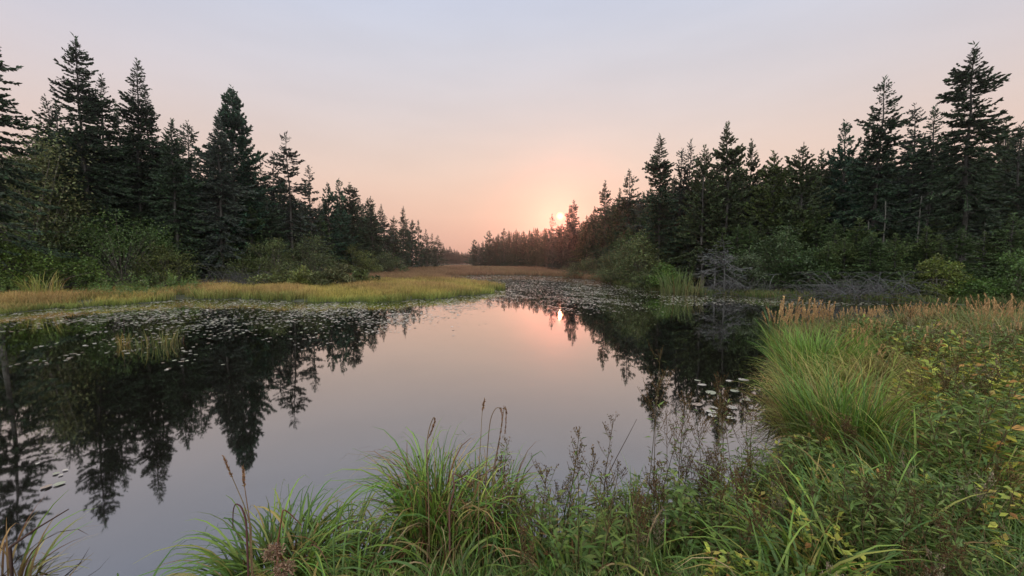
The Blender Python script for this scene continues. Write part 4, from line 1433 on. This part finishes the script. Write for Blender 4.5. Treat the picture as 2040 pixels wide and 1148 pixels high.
def reed_parts(seed, n, h, col=(.42, .26, .13)):
    rng = RNG(seed)
    st, lf, pls = MB(), MB(), []
    b = np.stack([rng.normal(0, .10, n), rng.normal(0, .10, n), np.full(n, -.03)], -1)
    az = rng.normal(0, .8, n)
    cc = jit(rng, (.22, .16, .07), n, .2)
    P = blades(st, b, az, h * rng.uniform(.75, 1.1, n), .007, rng.uniform(0, .12, n), rng.uniform(.15, .5, n), 1.5, cc * .7, cc, S=6, rng=rng, tipw=.6)
    tip = P[:, -1]
    for k in range(n):
        pl = MB()
        heads(pl, rng, tip[k:k + 1], unit(tip - P[:, -2])[k:k + 1], .20, col, 90, .034)
        pls.append(('plume', pl, M_DRY))
    m = n * 4
    a2 = rng.uniform(0, 6.28, m)
    cl = pick(rng, [(.12, .16, .035), (.22, .17, .06), (.26, .16, .07)], [2, 2, 1], m)
    blades(lf, b[np.repeat(np.arange(n), 4)], a2, h * rng.uniform(.4, .85, m), .011, rng.uniform(.05, .4, m), rng.uniform(.5, 1.8, m), 1.4, cl * .6, cl, S=5, rng=rng)
    return [('stem', st, M_DRY), ('blades', lf, M_GRASS)] + pls


RE_MESH = [[(nm, mb.mesh(nm, mat)) for nm, mb, mat in reed_parts(1100 + k, 5, 1.0)] for k in range(4)]


def reed(x, y, s, lab, grp):
    e = empty('reed_grass', gz(x, y), rng.uniform(0, 6.28), s)
    for nm, me in RE_MESH[rng.integers(4)]:
        o = bpy.data.objects.new(nm, me)
        COL.objects.link(o)
        o.parent = e
    tag(e, lab, 'reed grass', grp)


rng = RNG(71)
for (u0, u1, v0, v1, D0, D1, n, where) in [
        (1545, 1660, 600, 625, 8.0, 9.0, 22, 'at the water end of the right bank'), (1660, 1800, 622, 645, 8.6, 10.2, 20, 'along the back edge of the right bank'),
        (1795, 1900, 600, 632, 8.2, 9.6, 22, 'in the thick tan stand before the dark trees'), (1940, 2040, 592, 625, 7.4, 8.8, 18, 'by the right edge of the view'),
        (1720, 2040, 690, 800, 4.6, 6.6, 16, 'scattered over the weedy right slope'), (1660, 1760, 670, 715, 6.0, 7.0, 9, 'on the hump above the golden mounds')]:
    for k in range(n):
        D = rng.uniform(D0, D1)
        x, y, z = pt(rng.uniform(u0, u1), rng.uniform(v0, v1), D)
        g = base_z(x, y)
        reed(x, y, min(max((z - g) / .95, .6), 1.5), 'tan-plumed reed grass ' + where, 'tan reed grass ' + where)

# reeds and tufts standing in the water
WET = [
    (88, 603, 150, 1.7, .028, .55, [(.19, .23, .045), (.26, .25, .05), (.33, .24, .07)], 'tall yellow-green cattail stand at the left end of the marsh'),
    (312, 690, 60, .55, .010, .38, [(.16, .17, .04), (.20, .17, .05), (.12, .15, .03)], 'loose green-gold sedge tuft standing in the left pads'),
    (345, 682, 26, .5, .010, .2, [(.18, .17, .045), (.14, .15, .03)], 'thin sedge tuft right of the loose green-gold tuft in the pads'),
    (247, 688, 40, .42, .014, .10, [(.30, .19, .04), (.22, .18, .04)], 'small orange sedge tuft standing in the left pads'),
    (1345, 588, 170, 2.0, .035, .9, [(.085, .135, .035), (.11, .145, .04), (.07, .10, .03)], 'bright green cattail stand at the right-bank waterline'),
    (1375, 589, 60, 1.3, .03, .7, [(.14, .17, .05), (.18, .16, .07)], 'thin dull cattails right of the bright green stand'),
    (1548, 690, 46, 1.15, .022, .13, [(.045, .115, .035), (.06, .13, .035)], 'dark green cattail leaves at the tip of the right bank'),
    (920, 556, 60, 1.0, .03, 1.6, [(.20, .15, .07), (.15, .14, .05)], 'sparse brown sedge in the far channel shallows'),
    (985, 557, 40, .8, .03, 1.3, [(.18, .14, .07), (.15, .14, .05)], 'second sparse sedge tuft in the far channel, nearer the sun'),
]
for i, (u, v, n, L, w, sp, cols, lab) in enumerate(WET):
    x, y = gp(u, v)
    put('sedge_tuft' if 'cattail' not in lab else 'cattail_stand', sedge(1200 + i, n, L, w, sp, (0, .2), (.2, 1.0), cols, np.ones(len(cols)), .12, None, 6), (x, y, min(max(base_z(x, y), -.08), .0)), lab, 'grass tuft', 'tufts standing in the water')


# single bent stalks and dead blades
def bent(u0, v0, D, pts, r, col, name, label, head=None):
    """a stalk through image-measured points, all at one distance; an own plant with its own thickness"""
    q = np.array([pt(u, v, D) for u, v in pts])
    q[:, 1] += np.linspace(0, .06, len(q))
    t = np.linspace(0, 1, len(q))
    tt = np.linspace(0, 1, 25)
    P = np.stack([np.interp(tt, t, q[:, k]) for k in range(3)], -1)
    for _ in range(3):
        P[1:-1] = (P[:-2] + 2 * P[1:-1] + P[2:]) / 4
    b = P[0].copy()
    b[2] = max(base_z(b[0], b[1]), 0) - .03
    P = np.vstack([b[None], P]) - b
    mb = MB()
    tubes(mb, P[None], (r * np.linspace(1.1, .45, len(P)))[None], np.array(col), 5)
    e = empty(name, tuple(b))
    mb.build('stem', M_DRY, e, True)
    if head:
        hm = MB()
        rg = RNG(int(u0))
        k0 = int(len(P) * (1 - head))
        seg = P[k0:]
        heads(hm, rg, seg, unit(np.gradient(seg, axis=0)), .02, (.15, .075, .04), 16, .014)
        hm.build('seed_head', M_DRY, e)
    return tag(e, label, 'stalk', 'bent stalks over the water')


bent(858, 830, 2.0, [(853, 950), (848, 900), (852, 860), (862, 832), (864, 845), (858, 862), (850, 880)], .0032, (.13, .085, .05), 'grass_stalk', 'dry stalk curled into a loop above the tallest sedge clump', .35)
bent(958, 808, 2.0, [(953, 950), (957, 880), (959, 830), (963, 806)], .0022, (.14, .10, .06), 'grass_stalk', 'straight thin stalk left of the hooked stalks', .2)
bent(975, 820, 2.05, [(968, 945), (972, 880), (976, 835), (986, 817), (992, 815), (1000, 822), (1000, 850), (992, 900), (985, 945)], .0026, (.13, .085, .055), 'grass_stalk', 'hooked dry stalk bent right over into an arch', .4)
bent(1004, 817, 2.1, [(982, 940), (992, 890), (1000, 850), (1003, 822), (1006, 817), (1009, 830), (1006, 870)], .0024, (.13, .085, .055), 'grass_stalk', 'second hooked stalk crossing the arched one', .35)
bent(427, 928, 1.75, [(500, 1050), (480, 1010), (450, 960), (427, 925)], .0024, (.13, .09, .05), 'grass_stalk', 'left one of two leaning stalks with red-brown heads', .3)
bent(467, 948, 1.75, [(497, 1035), (485, 1000), (474, 970), (466, 946)], .0024, (.14, .08, .05), 'grass_stalk', 'right one of two leaning stalks with red-brown heads', .35)
bent(443, 1015, 1.7, [(492, 1075), (487, 1040), (474, 1016), (458, 1012), (449, 1030), (445, 1070)], .0042, (.07, .03, .03), 'bent_leaf', 'dark purple-brown dead blade bent like a cane', None)
bent(556, 1020, 1.75, [(552, 1090), (555, 1050), (556, 1022), (566, 1035), (588, 1065)], .0042, (.11, .045, .03), 'bent_leaf', 'red-brown dead blade snapped at a sharp angle', None)
bent(680, 1015, 1.8, [(664, 1075), (672, 1040), (678, 1018), (686, 1013), (685, 1050)], .004, (.07, .11, .035), 'bent_leaf', 'green blade folded over at its tip right of the low clump', None)
bent(115, 1028, 2.1, [(20, 1090), (60, 1060), (112, 1028)], .007, (.06, .035, .03), 'bent_leaf', 'dark dead reed leaning out over the water, bottom left', None)
bent(900, 945, 1.95, [(895, 1010), (905, 975), (899, 948), (915, 960), (938, 978)], .005, (.10, .05, .04), 'bent_leaf', 'dark blade snapped flat across the tallest sedge clump', None)
bent(1275, 845, 2.3, [(1205, 960), (1230, 915), (1255, 875), (1275, 843)], .003, (.06, .045, .04), 'twig', 'bare dark twig slanting up to the right over the water', None)

# dead flower heads
for i, (u, v, D, lab) in enumerate([(545, 1100, 1.62, 'round dead brown flower head in the low bright green clump'), (565, 1135, 1.55, 'second dead brown flower head below the round one')]):
    x, y, z = pt(u, v, D)
    g = gz(x, y)
    rg = RNG(1300 + i)
    st, fl = MB(), MB()
    tubes(st, np.array([[(0, 0, 0), (.01, 0, (z - g[2]) * .5), (0, 0, z - g[2])]]), np.full((1, 3), .003), np.array((.09, .06, .04)), 4)
    m = 420
    dd = unit(rg.normal(0, 1, (m, 3)))
    c = np.array([0, 0, z - g[2]]) + dd * rg.uniform(.008, .036, (m, 1)) * np.array([1.2, 1.2, .8])
    leaves(fl, c, dd + rg.normal(0, .4, (m, 3)), rg.normal(0, 1, (m, 3)), .012, .006, pick(rg, [(.19, .11, .075), (.12, .07, .045), (.25, .17, .12)], [2, 2, 1], m, .25))
    put('dead_flower', [('stem', st, M_DRY), ('flower_head', fl, M_DRY)], g, lab, 'dead flower', 'dead flower heads in the bottom clump')

# ------------------------------------------------------------------ smoke haze
def haze():
    me = bpy.data.meshes.new('haze')
    x0, x1, y0, y1, z0, z1 = -520, 520, -60, 560, -6, 42
    V = [(x, y, z) for z in (z0, z1) for y in (y0, y1) for x in (x0, x1)]
    Fc = [(0, 2, 3, 1), (4, 5, 7, 6), (0, 1, 5, 4), (2, 6, 7, 3), (0, 4, 6, 2), (1, 3, 7, 5)]
    me.from_pydata(V, [], Fc)
    o = bpy.data.objects.new('haze', me)
    COL.objects.link(o)
    m = bpy.data.materials.new('haze')
    m.use_nodes = True
    N, L = m.node_tree.nodes, m.node_tree.links
    N.clear()
    out = N.new('ShaderNodeOutputMaterial')
    pv = N.new('ShaderNodeVolumePrincipled')
    pv.inputs['Color'].default_value = (.80, .76, .80, 1)
    pv.inputs['Density'].default_value = HAZE_DENSITY
    pv.inputs['Anisotropy'].default_value = .9
    L.new(pv.outputs[0], out.inputs['Volume'])
    me.materials.append(m)
    tag(o, 'thin smoky haze hanging over the pond and forest', 'haze', kind='stuff')


if HAZE_DENSITY > 0:
    haze()
